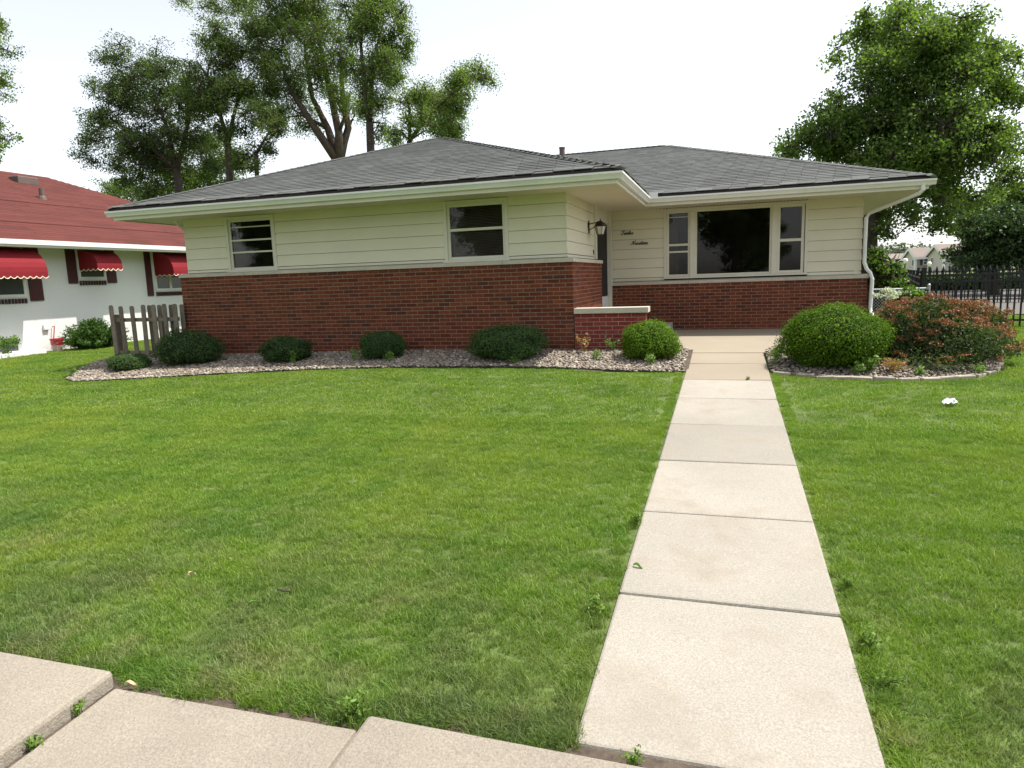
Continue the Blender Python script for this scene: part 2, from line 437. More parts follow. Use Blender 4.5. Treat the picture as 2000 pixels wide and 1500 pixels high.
# ------------------------------------------------------------------ ground
bedL = [(-0.56, 9.62), (-1.5, 9.67), (-2.3, 9.83), (-3.1, 9.9), (-4.4, 9.88), (-5.67, 9.79), (-7.0, 9.6), (-8.3, 9.35), (-9.4, 9.1), (-10.25, 8.91), (-10.65, 8.88), (-11.15, 9.15), (-11.65, 9.8), (-12.1, 10.6), (-12.3, 11.5), (-10.3, 11.5), (-10.3, 11.2), (XC, 11.2), (-1.2, 11.2), (-0.56, 11.25)]
bedR = [(0.575, 11.2), (0.575, 9.62), (1.1, 9.36), (1.7, 9.24), (2.25, 9.27), (2.85, 9.48), (3.2, 9.9), (3.45, 10.5), (3.62, 11.2), (3.7, 13.0), (3.6, 15.2), (2.66, 15.2), (1.9, 15.13), (1.9, 11.2)]
def inside(poly, x, y):
    c = False; j = len(poly) - 1
    for i in range(len(poly)):
        xi, yi = poly[i]; xj, yj = poly[j]
        if (yi > y) != (yj > y) and x < (xj - xi) * (y - yi) / (yj - yi) + xi: c = not c
        j = i
    return c
def bed_z(x, y):
    t = max(0.0, min(1.0, (y - 9.3) / 1.8))
    return zg(x, y) - 0.015 + 0.075 * t

def axis(lo, hi, step, outer):
    a = list(np.arange(lo, hi + 1e-6, step))
    return [-v for v in outer[::-1] if -v < lo] + a + [v for v in outer if v > hi]
gx = axis(-24, 12, 0.5, [16, 24, 40, 70, 140, 400, 1200])
gy = axis(-6, 24, 0.5, [30, 45, 70, 140, 400, 1200])
gx = sorted(set([-1200, -400, -140, -70, -40, -30] + list(gx))); gy = sorted(set([-1200, -300, -60, -15] + list(gy)))
V = [(x, y, zg(x, max(y, -20)) - 0.012) for y in gy for x in gx]
nx = len(gx)
Fq = np.array([(j * nx + i, j * nx + i + 1, (j + 1) * nx + i + 1, (j + 1) * nx + i) for j in range(len(gy) - 1) for i in range(nx - 1)])
ground = link('ground', mesh_np('ground', V, Fq, M['ground'], smooth=True))
tag(ground, 'sloping turf ground of the front yard', kind='structure')

# pale pavement beyond the iron fence
road = MB().add([(4.6, 20.5, 0.535), (70, 20.5, 0.535), (70, 60, 0.535), (9, 60, 0.535)], [(0, 1, 2, 3)]).build('far_pavement', M['road'])
tag(road, 'pale pavement seen through the black iron fence', kind='structure')

# planting beds
def fan(poly, zf):
    import mathutils
    xs = [p[0] for p in poly]; ys = [p[1] for p in poly]
    st = 0.2; V = []; F = []; idx = {}
    for i in range(int((max(xs) - min(xs)) / st) + 2):
        for j in range(int((max(ys) - min(ys)) / st) + 2):
            x0 = min(xs) + i * st; y0 = min(ys) + j * st
            if inside(poly, x0 + st / 2, y0 + st / 2):
                q = []
                for (a, b) in ((0, 0), (1, 0), (1, 1), (0, 1)):
                    k = (i + a, j + b)
                    if k not in idx:
                        idx[k] = len(V); x = min(xs) + k[0] * st; y = min(ys) + k[1] * st
                        V.append((x, y, zf(x, y)))
                    q.append(idx[k])
                F.append(q)
    return V, np.array(F)
for nm, poly, lab in (('planting_bed', bedL, 'gravel planting bed along the front brick wall'), ('planting_bed', bedR, 'gravel planting bed at the right of the walk')):
    V, F = fan(poly, lambda x, y: bed_z(x, y))
    tag(link(nm, mesh_np(nm, V, F, M['soil'], smooth=True)), lab, kind='structure')

# gravel stones: one mass of small pebbles per bed
ico_v = []
phi = (1 + 5 ** 0.5) / 2
for a, b in ((1, phi), (-1, phi), (1, -phi), (-1, -phi)):
    ico_v += [(0, a, b), (a, b, 0), (b, 0, a)]
ico_v = np.array(ico_v) / math.sqrt(1 + phi * phi)
ico_f = []
for i in range(12):
    for j in range(i + 1, 12):
        for k in range(j + 1, 12):
            d = [np.linalg.norm(ico_v[a] - ico_v[b]) for a, b in ((i, j), (j, k), (i, k))]
            if max(d) < 1.2:
                n = np.cross(ico_v[j] - ico_v[i], ico_v[k] - ico_v[i])
                ico_f.append((i, j, k) if np.dot(n, ico_v[i]) > 0 else (i, k, j))
ico_f = np.array(ico_f)
def pebbles(poly, dens, name, label, smin=0.012, smax=0.027):
    xs = [p[0] for p in poly]; ys = [p[1] for p in poly]
    n = int((max(xs) - min(xs)) * (max(ys) - min(ys)) * dens)
    P = np.column_stack([rng.uniform(min(xs), max(xs), n), rng.uniform(min(ys), max(ys), n)])
    P = np.array([p for p in P if inside(poly, p[0], p[1]) and not (XL < p[0] < XC - 0.02 and p[1] > YF) and p[1] < 13.0])
    n = len(P)
    S = rng.uniform(smin, smax, (n, 1)) * rng.uniform(0.7, 1.35, (n, 3)); S[:, 2] *= 0.65
    Z = np.array([bed_z(p[0], p[1]) for p in P]) + S[:, 2] * 0.5 + rng.uniform(0, 0.02, n)
    A = rng.uniform(0, 6.28, n)
    L = ico_v[None] * (1 + rng.uniform(-0.16, 0.16, (n, 12, 1))) * S[:, None, :]
    c, s = np.cos(A)[:, None], np.sin(A)[:, None]
    V = np.stack([L[..., 0] * c - L[..., 1] * s + P[:, :1], L[..., 0] * s + L[..., 1] * c + P[:, 1:2], L[..., 2] + Z[:, None]], -1).reshape(-1, 3)
    F = (ico_f[None] + (np.arange(n) * 12)[:, None, None]).reshape(-1, 3)
    o = link(name, mesh_np(name, V, F, M['gravel'], np.repeat(rng.random(n), 12)))
    tag(o, label, 'gravel', kind='stuff')
pebbles(bedL, 1150, 'gravel', 'mixed tan river gravel in the bed under the front wall')
pebbles(bedR, 900, 'gravel', 'mixed tan river gravel in the bed right of the walk')

# bed edging
def edging(path, mat, name, label, w=0.009, h=0.018, cat='edging'):
    b = MB()
    for (x0, y0), (x1, y1) in zip(path[:-1], path[1:]):
        d = Vector((x1 - x0, y1 - y0, 0)).normalized(); n = Vector((-d.y, d.x, 0)) * w
        V = []
        for (x, y) in ((x0, y0), (x1, y1)):
            z = zg(x, y)
            for s in (-1, 1):
                for zz in (-0.08, h): V.append((x + n.x * s, y + n.y * s, z + zz))
        b.add(V, [(0, 1, 5, 4), (2, 6, 7, 3), (1, 3, 7, 5), (0, 4, 6, 2), (0, 2, 3, 1), (4, 5, 7, 6)])
    o = b.build(name, mat)
    return tag(o, label, cat)
edging(bedL[:15], M['edging'], 'bed_edging', 'thin dark lawn edging strip along the front bed')
# stone edging round the right bed, one stone after the other
er = empty('stone_edging', (2.3, 9.2, zg(2.3, 9.2)), 'curved row of low stones edging the right bed', 'edging')
pts = []
for (x0, y0), (x1, y1) in zip(bedR[1:10], bedR[2:11]):
    L = math.hypot(x1 - x0, y1 - y0); k = max(1, round(L / 0.24))
    for i in range(k):
        if y0 + (y1 - y0) * i / k < 12.2: pts.append((x0 + (x1 - x0) * (i + 0.5) / k, y0 + (y1 - y0) * (i + 0.5) / k, math.atan2(y1 - y0, x1 - x0)))
sb = MB().box(-0.11, 0.11, -0.045, 0.045, -0.06, 0.03)
sme = None
for (x, y, a) in pts:
    if sme is None:
        o = sb.build('edging_stone', M['kerbstone'], None, bevel=0.012); sme = o.data
    else:
        o = bpy.data.objects.new('edging_stone', sme); COL.objects.link(o)
        md = o.modifiers.new('bevel', 'BEVEL'); md.width = 0.012; md.segments = 2
    o.parent = er; o.location = Vector((x, y, zg(x, y) + random.uniform(-0.008, 0.008))) - er.location; o.rotation_euler = (random.uniform(-.06, .06), random.uniform(-.06, .06), a + random.uniform(-.05, .05))

# ------------------------------------------------------------------ front walk, porch slab, public pavement
def slab(name, x0, x1, y0, y1, zf, mat, parent, dz=(0, 0, 0, 0), th=0.1, bev=0.012):
    b = MB()
    c = [(x0, y0), (x1, y0), (x1, y1), (x0, y1)]
    V = [(x, y, zf(x, y) + d - th) for (x, y), d in zip(c, dz)] + [(x, y, zf(x, y) + d) for (x, y), d in zip(c, dz)]
    b.add(V, [(0, 3, 2, 1), (4, 5, 6, 7), (0, 1, 5, 4), (1, 2, 6, 5), (2, 3, 7, 6), (3, 0, 4, 7)])
    return b.build(name, mat, parent, base=((x0 + x1) / 2, (y0 + y1) / 2, zf((x0 + x1) / 2, (y0 + y1) / 2)), bevel=bev)
def zwalk(x, y): return 0.0524 * y + 0.008
walk = empty('front_walk', (0, 6.5, zwalk(0, 6.5)), 'straight pale concrete walk of square slabs leading to the porch', kind='structure')
J = [11.2, 10.26, 9.10, 8.05, 6.886, 5.725, 4.58, 3.433, 2.285]
for i in range(8):
    d = [random.uniform(-0.004, 0.004) for _ in range(4)]
    slab('walk_slab', WX0, WX1, J[i + 1] + 0.006, J[i] - 0.006, zwalk, M['concrete_new'] if i < 2 else M['concrete'], walk, d, bev=0.014)
por = MB()
PZ0, PZ1 = 0.60, 0.655
por.add([(-1.19, 11.21, 0.4), (1.95, 11.21, 0.4), (1.95, YR, 0.4), (-2.4, YR, 0.4), (-2.4, 11.43, 0.4), (-1.19, 11.43, 0.4),
         (-1.19, 11.21, PZ0), (1.95, 11.21, PZ0), (1.95, YR, PZ1), (-2.4, YR, PZ1), (-2.4, 11.43, PZ0 + .003), (-1.19, 11.43, PZ0 + .003)],
        [(6, 7, 8, 9, 10, 11), (0, 1, 7, 6), (1, 2, 8, 7), (5, 0, 6, 11), (4, 5, 11, 10)])
tag(por.build('porch_slab', M['concrete_new'], bevel=0.012), 'tan concrete porch slab before the recessed wall', kind='structure')
st = MB().box(-2.40, -1.10, 13.85, YR - 0.004, 0.6, 0.82)
tag(st.build('door_step', M['grey_step'], bevel=0.015), 'grey concrete step below the front door', 'step')

pav = empty('public_pavement', (-1.5, 1.4, 0.08), 'public pavement of uneven concrete slabs along the bottom edge', kind='structure')
def zpav(x, y): return 0.0524 * y + 0.016
dirt = MB().add([(-5.4, .45, .0524 * .45 - .006), (2.8, .45, .0524 * .45 - .006), (2.8, 2.33, .0524 * 2.33 - .006), (-5.4, 2.33, .0524 * 2.33 - .006)], [(0, 1, 2, 3)])
tag(dirt.build('pavement_dirt', M['soil']), 'bare brown dirt showing in the gaps round the pavement slabs', kind='structure')
slab('pavement_slab', -5.4, -4.02, 0.5, 2.2, zpav, M['sidewalk'], pav, (0.045, 0.05, 0.05, 0.045), 0.14, 0.02)
slab('pavement_slab', -4.0, -2.595, 0.5, 2.175, zpav, M['sidewalk'], pav, (0.055, 0.05, 0.055, 0.06), 0.14, 0.02)
slab('pavement_slab', -2.57, -1.36, 0.5, 2.15, zpav, M['sidewalk'], pav, (-0.012, 0.0, 0.002, -0.008), 0.14, 0.012)
slab('pavement_slab', -1.345, 0.02, 0.5, 2.215, zpav, M['sidewalk'], pav, (0.018, 0.012, 0.004, 0.024), 0.14, 0.018)
slab('pavement_slab', 0.035, 1.4, 0.5, 2.215, zpav, M['sidewalk'], pav, (0.006, 0.0, 0.0, 0.004), 0.14, 0.015)
slab('pavement_slab', 1.415, 2.8, 0.5, 2.215, zpav, M['sidewalk'], pav, (0.0, 0.004, 0.0, 0.004), 0.14, 0.015)

# ------------------------------------------------------------------ grass: blades in tiles, scattered with geometry nodes
def blades(n, size, hmin, hmax, w, lean=0.5):
    P = rng.uniform(-size / 2, size / 2, (n, 2)); A = rng.uniform(0, 6.28, n); B = rng.uniform(0, 6.28, n)
    H = rng.uniform(hmin, hmax, n); W = w * rng.uniform(0.6, 1.3, n); Ln = H * rng.uniform(0.1, lean, n) * 1.6
    dx, dy = np.cos(A) * W / 2, np.sin(A) * W / 2
    lx, ly = np.cos(B) * Ln, np.sin(B) * Ln
    V = np.zeros((n, 5, 3))
    V[:, 0] = np.column_stack([P[:, 0] - dx, P[:, 1] - dy, np.zeros(n)])
    V[:, 1] = np.column_stack([P[:, 0] + dx, P[:, 1] + dy, np.zeros(n)])
    V[:, 2] = np.column_stack([P[:, 0] + dx * .8 + lx * .35, P[:, 1] + dy * .8 + ly * .35, H * .6])
    V[:, 3] = np.column_stack([P[:, 0] - dx * .8 + lx * .35, P[:, 1] - dy * .8 + ly * .35, H * .6])
    V[:, 4] = np.column_stack([P[:, 0] + lx, P[:, 1] + ly, H * rng.uniform(0.8, 1.0, n)])
    o = (np.arange(n) * 5)[:, None]
    return V.reshape(-1, 3), [np.array([[0, 1, 2, 3]]) + o, np.array([[3, 2, 4]]) + o], np.repeat(rng.random(n), 5)
gcol = bpy.data.collections.new('grass_tiles')
def add_tile(name, *a, **k):
    V, F, r = blades(*a, **k)
    o = bpy.data.objects.new(name, mesh_np(name, V, F, M['grass'], r)); gcol.objects.link(o)
for i in range(5): add_tile('tile_%02d' % i, 900, 0.25, 0.014, 0.042, 0.0032, lean=0.75)
for i in range(5, 8): add_tile('tile_%02d' % i, 480, 0.36, 0.016, 0.04, 0.0062, lean=0.65)
for i in range(8, 10): add_tile('tile_%02d' % i, 75, 0.10, 0.02, 0.062, 0.004, lean=0.9)
def on_lawn(x, y, mg=0.0):
    if y < 2.235 + mg: return False
    if -2.6 < x < -1.35 and y < 2.18 + mg: return False
    if WX0 - 0.01 - mg < x < WX1 + 0.01 + mg and y < 11.4: return False
    if inside(bedL, x, y) or inside(bedR, x, y): return False
    if -1.3 < x < 2.0 and 11 < y < 15.3: return False
    if XL - 0.1 < x < XC and y > YF - 0.1 and y < 26: return False
    if XL < x < XR + .1 and y > YR - .1 and y < 26: return False
    if x < -16.9: return False
    if x > 5.0 and y > 20.3: return False
    return True
pts, rot, scl, idx = [], [], [], []
def try_tile(x, y, k, s=1.0, mg=0.05):
    if on_lawn(x, y, mg):
        pts.append((x, y, zg(x, y) - 0.012)); rot.append((0.05 * random.uniform(-1, 1), 0.05 * random.uniform(-1, 1), random.uniform(0, 6.28)))
        scl.append(s); idx.append(k)
def seen(x, y, pad):
    d = np.array([x, y, 0.3]) - CAM
    z = d @ FW
    return z > 0.5 and abs(d @ RT) / z < 1000 / F_PX + pad
for i in range(-64, 32):
    for j in range(0, 48):
        x = i * 0.19 + random.uniform(-.04, .04); y = 2.3 + j * 0.19 + random.uniform(-.04, .04)
        if y < 7.0 and seen(x, y, 0.25 if y > 3 else 0.5): try_tile(x, y, random.randrange(0, 5), random.uniform(0.85, 1.12), 0.11)
for i in range(-75, 42):
    for j in range(0, 60):
        x = i * 0.29 + random.uniform(-.06, .06); y = 6.8 + j * 0.29 + random.uniform(-.06, .06)
        if seen(x, y, 0.2): try_tile(x, y, random.randrange(5, 8), random.uniform(0.85, 1.1), 0.13)
# tufts along the edges of paving and beds, and here and there on the lawn
for i in range(1500):
    y = 2.3 + 9 * random.random() ** 1.5
    for side in (0, 1):
        x = (WX0 - random.uniform(0.0, 0.10)) if side == 0 else (WX1 + random.uniform(0.0, 0.10))
        if random.random() < 0.5: try_tile(x, y, random.choice((8, 9)), random.uniform(0.45, 0.95), 0.03)
for i in range(1500):
    x = random.uniform(-4.5, 2.5)
    yy = 2.25 if not (-2.6 < x < -1.35) else 2.2
    try_tile(x, yy + random.uniform(0, 0.16), random.choice((8, 9)), random.uniform(0.5, 1.05), -0.03)
for k in range(len(bedL) - 7):
    (x0, y0), (x1, y1) = bedL[k], bedL[k + 1]
    for i in range(int(14 * math.hypot(x1 - x0, y1 - y0))):
        t = random.random(); try_tile(x0 + (x1 - x0) * t, y0 + (y1 - y0) * t - random.uniform(0.02, 0.1), random.choice((5, 6, 8)), 0.5, 0)
for k in range(1, 9):
    (x0, y0), (x1, y1) = bedR[k], bedR[k + 1]
    nrm = Vector((y1 - y0, x0 - x1)).normalized()
    for i in range(int(14 * math.hypot(x1 - x0, y1 - y0))):
        t = random.random(); e = random.uniform(0.09, 0.16); try_tile(x0 + (x1 - x0) * t + nrm.x * e, y0 + (y1 - y0) * t + nrm.y * e, random.choice((5, 6, 8)), 0.5, 0)
for i in range(260):
    try_tile(random.uniform(-9, 4), random.uniform(2.4, 9), random.choice((8, 9)), random.uniform(0.5, 0.9), 0.05)
gme = bpy.data.meshes.new('lawn_grass'); gme.from_pydata(pts, [], [])
a = gme.attributes.new('rot', 'FLOAT_VECTOR', 'POINT'); a.data.foreach_set('vector', np.array(rot, np.float32).ravel())
a = gme.attributes.new('scl', 'FLOAT', 'POINT'); a.data.foreach_set('value', np.array(scl, np.float32))
a = gme.attributes.new('pick', 'INT', 'POINT'); a.data.foreach_set('value', np.array(idx, np.int32))
gme.materials.append(M['grass'])
lawn = link('lawn_grass', gme)
tag(lawn, 'mown green lawn grass covering the front yard', 'grass', kind='stuff')
ng = bpy.data.node_groups.new('scatter_grass', 'GeometryNodeTree')
ng.interface.new_socket('Geometry', in_out='INPUT', socket_type='NodeSocketGeometry')
ng.interface.new_socket('Geometry', in_out='OUTPUT', socket_type='NodeSocketGeometry')
gi = ng.nodes.new('NodeGroupInput'); go = ng.nodes.new('NodeGroupOutput')
ci = ng.nodes.new('GeometryNodeCollectionInfo'); ci.inputs['Collection'].default_value = gcol
ci.inputs['Separate Children'].default_value = True; ci.inputs['Reset Children'].default_value = True
ip = ng.nodes.new('GeometryNodeInstanceOnPoints'); ip.inputs['Pick Instance'].default_value = True
def nattr(name, typ):
    n = ng.nodes.new('GeometryNodeInputNamedAttribute'); n.data_type = typ; n.inputs['Name'].default_value = name
    return [o for o in n.outputs if o.enabled and o.name == 'Attribute'][0]
e2r = ng.nodes.new('FunctionNodeEulerToRotation')
ng.links.new(nattr('rot', 'FLOAT_VECTOR'), e2r.inputs[0])
ng.links.new(gi.outputs[0], ip.inputs['Points']); ng.links.new(ci.outputs[0], ip.inputs['Instance'])
ng.links.new(e2r.outputs[0], ip.inputs['Rotation']); ng.links.new(nattr('scl', 'FLOAT'), ip.inputs['Scale'])
ng.links.new(nattr('pick', 'INT'), ip.inputs['Instance Index']); ng.links.new(ip.outputs[0], go.inputs[0])
md = lawn.modifiers.new('scatter', 'NODES'); md.node_group = ng

# ------------------------------------------------------------------ the house
house = empty('brick_house', (-4.0, 15.0, 0.6), 'low ranch house of red brick and cream siding with grey hip roof', 'house')
BH, BL = 0.0677, 0.2065
def brick_mesh(L, mat, name, h=BH - 0.0095, dep=0.05):
    l, c = (L - 0.0095) / 2, 0.003; h = h / 2
    V = [(-l + c, 0, -h + c), (l - c, 0, -h + c), (l - c, 0, h - c), (-l + c, 0, h - c), (-l, c, -h), (l, c, -h), (l, c, h), (-l, c, h), (-l, dep, -h), (l, dep, -h), (l, dep, h), (-l, dep, h)]
    F = [(0, 1, 2, 3), (4, 5, 1, 0), (5, 6, 2, 1), (6, 7, 3, 2), (7, 4, 0, 3), (8, 9, 5, 4), (9, 10, 6, 5), (10, 11, 7, 6), (11, 8, 4, 7)]
    me = bpy.data.meshes.new(name); me.from_pydata(V, [], F); me.materials.append(mat); me.update()
    return me
def layout(length, courses, z_top, first_half=0):
    """running bond: (centre along the wall, centre z, length of brick)"""
    out = []
    for c in range(courses):
        z = z_top - (c + 0.5) * BH
        s = 0.0
        first = BL / 2 if (c + first_half) % 2 else BL
        L = first
        while s < length - 0.02:
            L = min(L, length - s)
            out.append((s + L / 2, z, L)); s += L; L = BL
    return out
def brick_wall(root, walls, keep, mat, tol=0.0):
    """walls: list of (origin, direction angle, layout). The nearest `keep` bricks are objects, the others one part"""
    allb = []
    for (o, ang, lay) in walls:
        d = Vector((math.cos(ang), math.sin(ang), 0))
        for (s, z, L) in lay:
            p = Vector(o) + d * s; p.z = z
            allb.append((p, ang, L))
    allb.sort(key=lambda b: (b[0] - Vector(CAM)).length)
    meshes = {}
    rest = MB()
    for i, (p, ang, L) in enumerate(allb):
        k = round(L, 3)
        if k not in meshes: meshes[k] = brick_mesh(L, mat, 'brick')
        me = meshes[k]
        n = Vector((math.sin(ang), -math.cos(ang), 0))
        q = p + n * random.uniform(-0.0012, 0.0012)
        if i < keep:
            o = link('brick', me, root, q); o.rotation_euler = (0, random.uniform(-.003, .003), ang)
        else:
            R = Matrix.Rotation(ang, 3, 'Z')
            rest.add([R @ v.co + q for v in me.vertices], [tuple(f.vertices) for f in me.polygons], random.random())
    if rest.v: rest.build('farther_bricks', mat, root, rnd=True, kind='stuff')
NCF, NCR = 23, 16
brick_wall(house, [((XL, YF, 0), 0.0, layout(XC - XL, NCF, ZS - 0.07)),
                   ((XC, YF, 0), math.pi / 2, layout(YD - YF, NCF, ZS - 0.07, 1)),
                   ((XC, YR, 0), 0.0, layout(XR - XC, NCR, ZSR - 0.07)),
                   ((XR, YR, 0), math.pi / 2, layout(6.0, NCR + 2, ZSR - 0.07, 1))], 300, M['brick'])
mb = MB().box(XL + .006, XC - .006, YF + 0.007, YF + 0.1, 0.2, ZS - 0.07)
mb.box(XC - 0.1, XC - 0.007, YF + 0.12, YD, 0.2, ZS - 0.071)
mb.box(XC + .01, XR - 0.007, YR + 0.007, YR + 0.1, 0.2, ZSR - 0.07)
mb.box(XR - 0.1, XR - 0.008, YR + 0.12, 24.0, 0.2, ZSR - 0.071)
mb.box(XL + 0.0, XL + 0.1, YF + 0.12, 24.0, 0.2, ZS - 0.071)
mb.build('mortar', M['mortar'], house)
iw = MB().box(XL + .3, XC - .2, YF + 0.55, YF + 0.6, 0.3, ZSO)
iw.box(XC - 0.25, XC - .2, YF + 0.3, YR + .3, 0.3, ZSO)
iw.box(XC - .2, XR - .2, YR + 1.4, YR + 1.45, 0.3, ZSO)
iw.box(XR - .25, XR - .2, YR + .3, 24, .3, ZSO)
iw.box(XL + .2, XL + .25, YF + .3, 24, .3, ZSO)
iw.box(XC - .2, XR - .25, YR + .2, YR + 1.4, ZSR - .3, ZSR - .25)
iw.build('dark_backing', M['dark'], house)  # added backing panels; the darkness of the rooms is in their near-black colour
# limestone coping pieces
def coping(x0, x1, yface, ztop, nxt):
    x = x0; k = 0
    while x < x1 - 0.05:
        L = min(nxt[k % len(nxt)], x1 - x)
        if x1 - x - L < 0.25: L = x1 - x
        MB().add([(x + .002, yface - 0.02, ztop - 0.072), (x + L - .002, yface - 0.02, ztop - 0.072), (x + L - .002, yface + .14, ztop - 0.07), (x + .002, yface + .14, ztop - 0.07),
                  (x + .002, yface - 0.02, ztop - 0.012), (x + L - .002, yface - 0.02, ztop - 0.012), (x + L - .002, yface + .14, ztop + 0.012), (x + .002, yface + .14, ztop + 0.012)],
                 [(0, 3, 2, 1), (4, 5, 6, 7), (0, 1, 5, 4), (1, 2, 6, 5), (2, 3, 7, 6), (3, 0, 4, 7)]).build('coping_stone', M['stone'], house, bevel=0.004)
        x += L; k += 1
coping(XL - 0.02, XC + 0.02, YF, ZS, [1.55, 1.25, 1.3, 1.2, 1.4])
coping(XC, XR + 0.02, YR, ZSR, [0.28, 1.35, 1.65, 1.6])
y = YF + .142
for L in (0.9, 1.1, YD - YF - .142 - 2.0 + 0.03):
    MB().add([(XC + .02, y, ZS - .072), (XC + .02, y + L - .004, ZS - .072), (XC - .14, y + L - .004, ZS - .07), (XC - .14, y, ZS - .07),
              (XC + .02, y, ZS - .012), (XC + .02, y + L - .004, ZS - .012), (XC - .14, y + L - .004, ZS + .012), (XC - .14, y, ZS + .012)],
             [(0, 3, 2, 1), (4, 5, 6, 7), (0, 1, 5, 4), (1, 2, 6, 5), (2, 3, 7, 6), (3, 0, 4, 7)]).build('coping_stone', M['stone'], house, bevel=0.004)
    y += L
# siding boards, lapped
def boards_x(x0, x1, yf, rows, holes):
    for (z0, z1) in rows:
        segs = [(x0, x1)]
        for (h0, h1, hz0, hz1) in holes:
            if hz0 < z1 - .01 and hz1 > z0 + .01:
                segs = [q for (a, b) in segs for q in ((a, min(b, h0)), (max(a, h1), b)) if q[1] - q[0] > 0.01]
        for (a, b) in segs:
            MB().add([(a, yf - .02, z0 + .002), (b, yf - .02, z0 + .002), (b, yf + .012, z0 + .002), (a, yf + .012, z0 + .002), (a, yf - .004, z1 - .003), (b, yf - .004, z1 - .003), (b, yf + .012, z1 - .003), (a, yf + .012, z1 - .003)],
                     [(0, 3, 2, 1), (4, 5, 6, 7), (0, 1, 5, 4), (1, 2, 6, 5), (2, 3, 7, 6), (3, 0, 4, 7)]).build('siding_board', M['siding'], house)
def boards_y(y0, y1, xf, rows):
    for (z0, z1) in rows:
        MB().add([(xf + .02, y0, z0 + .002), (xf + .02, y1, z0 + .002), (xf - .012, y1, z0 + .002), (xf - .012, y0, z0 + .002), (xf + .004, y0, z1 - .003), (xf + .004, y1, z1 - .003), (xf - .012, y1, z1 - .003), (xf - .012, y0, z1 - .003)],
                 [(0, 3, 2, 1), (4, 5, 6, 7), (0, 1, 5, 4), (1, 2, 6, 5), (2, 3, 7, 6), (3, 0, 4, 7)]).build('siding_board', M['siding'], house)
rowsL = [(ZS + .013, ZS + .062)] + [(ZS + .066 + .206 * k, ZS + .066 + .206 * (k + 1)) for k in range(4)] + [(ZS + .066 + .206 * 4, ZSO + .05)]
rowsR = [(ZSR + .013, ZSR + .076)] + [(ZSR + .08 + .206 * k, ZSR + .08 + .206 * (k + 1)) for k in range(6)] + [(ZSR + .08 + .206 * 6, ZSO + .05)]
ysL, ysR = YF + SD, YR + SD
WL, WM, WR = (-9.19, -8.09, ZS + .006, 3.203), (-4.677, -3.516, ZS + .012, 3.203), (-1.292, 1.541, ZSR + .05, 3.203)
boards_x(XL + SD, XC - SD, ysL, rowsL, [WL, WM])
boards_x(XC - SD, XR - SD, ysR, rowsR, [WR])
boards_y(ysL - .02, YD - 0.28, XC - SD, rowsL)
boards_y(ysR - .02, 24.0, XR - SD, rowsR)
MB().box(XL + SD - .02, XL + SD + .0, ysL, 24.0, ZS, ZSO + .05).build('end_wall', M['siding'], house)

# windows
def window(label, x0, x1, z0, z1, yf, lights, trim=0.055, mull=(), blind=None, curtain=None):
    w = empty('window', ((x0 + x1) / 2, yf, z0), parent=house)
    if label: w['label'] = label
    t = MB()
    t.box(x0, x0 + trim, yf - .028, yf + .03, z0, z1); t.box(x1 - trim, x1, yf - .028, yf + .03, z0, z1)
    t.box(x0 + trim, x1 - trim, yf - .026, yf + .03, z1 - trim, z1)
    t.box(x0 + trim, x1 - trim, yf - .026, yf + .03, z0, z0 + trim * .55)
    for (a, b) in mull: t.box(a, b, yf - .024, yf + .03, z0 + trim * .55, z1 - trim)
    t.build('window_trim', M['trim'], w, bevel=0.003)
    MB().add([(x0 - .02, yf - .06, z0 - .012), (x1 + .02, yf - .06, z0 - .012), (x1 + .02, yf + .02, z0 - .012), (x0 - .02, yf + .02, z0 - .012),
              (x0 - .02, yf - .06, z0 + .012), (x1 + .02, yf - .06, z0 + .012), (x1 + .02, yf + .02, z0 + .022), (x0 - .02, yf + .02, z0 + .022)],
             [(0, 3, 2, 1), (4, 5, 6, 7), (0, 1, 5, 4), (1, 2, 6, 5), (2, 3, 7, 6), (3, 0, 4, 7)]).build('window_sill', M['trim'], w)
    for L in lights:
        a, b, c, d = L['o']; fr = L.get('fr', .03); dep = L.get('dep', .045)
        s = MB()
        s.box(a, a + fr, yf + .006, yf + dep, c, d); s.box(b - fr, b, yf + .006, yf + dep, c, d)
        s.box(a + fr, b - fr, yf + .008, yf + dep, c, c + fr); s.box(a + fr, b - fr, yf + .008, yf + dep, d - fr, d)
        s.build('sash', M['trim'], w, bevel=0.003)
        bars = sorted(L.get('bars', []))
        for (zz, hh) in bars:
            MB().box(a + fr, b - fr, yf + .004, yf + dep - .004, zz - hh / 2, zz + hh / 2).build('rail', M['trim'], w, bevel=0.002)
        ed = [c + fr] + [v for (zz, hh) in bars for v in (zz - hh / 2, zz + hh / 2)] + [d - fr]
        for i in range(0, len(ed), 2):
            MB().box(a + fr, b - fr, yf + .028, yf + .033, ed[i], ed[i + 1]).build('pane', M['glass'], w)
        if L.get('blind'):
            s = MB(); z = c + fr + .01
            while z < d - fr - .01:
                s.add([(a + fr + .01, yf + .075, z), (b - fr - .01, yf + .075, z), (b - fr - .01, yf + .092, z + .019), (a + fr + .01, yf + .092, z + .019)], [(0, 1, 2, 3)])
                z += .0255
            o = s.build('blind', M['blind'], w, kind='stuff')
        if L.get('curtain'):
            s = MB(); cx0, cx1 = L['curtain']; n = 14; V = []; F = []
            for i in range(n + 1):
                x = cx0 + (cx1 - cx0) * i / n; yy = yf + .12 + .02 * math.sin(i * 1.9)
                V += [(x + .03 * math.sin(i), yy, c + .02), (x, yy, d - .02)]
            for i in range(n): F.append((2 * i, 2 * i + 2, 2 * i + 3, 2 * i + 1))
            s.add(V, F).build('curtain', M['curtain'], w)
    return w
a0, a1, c0, c1 = WL
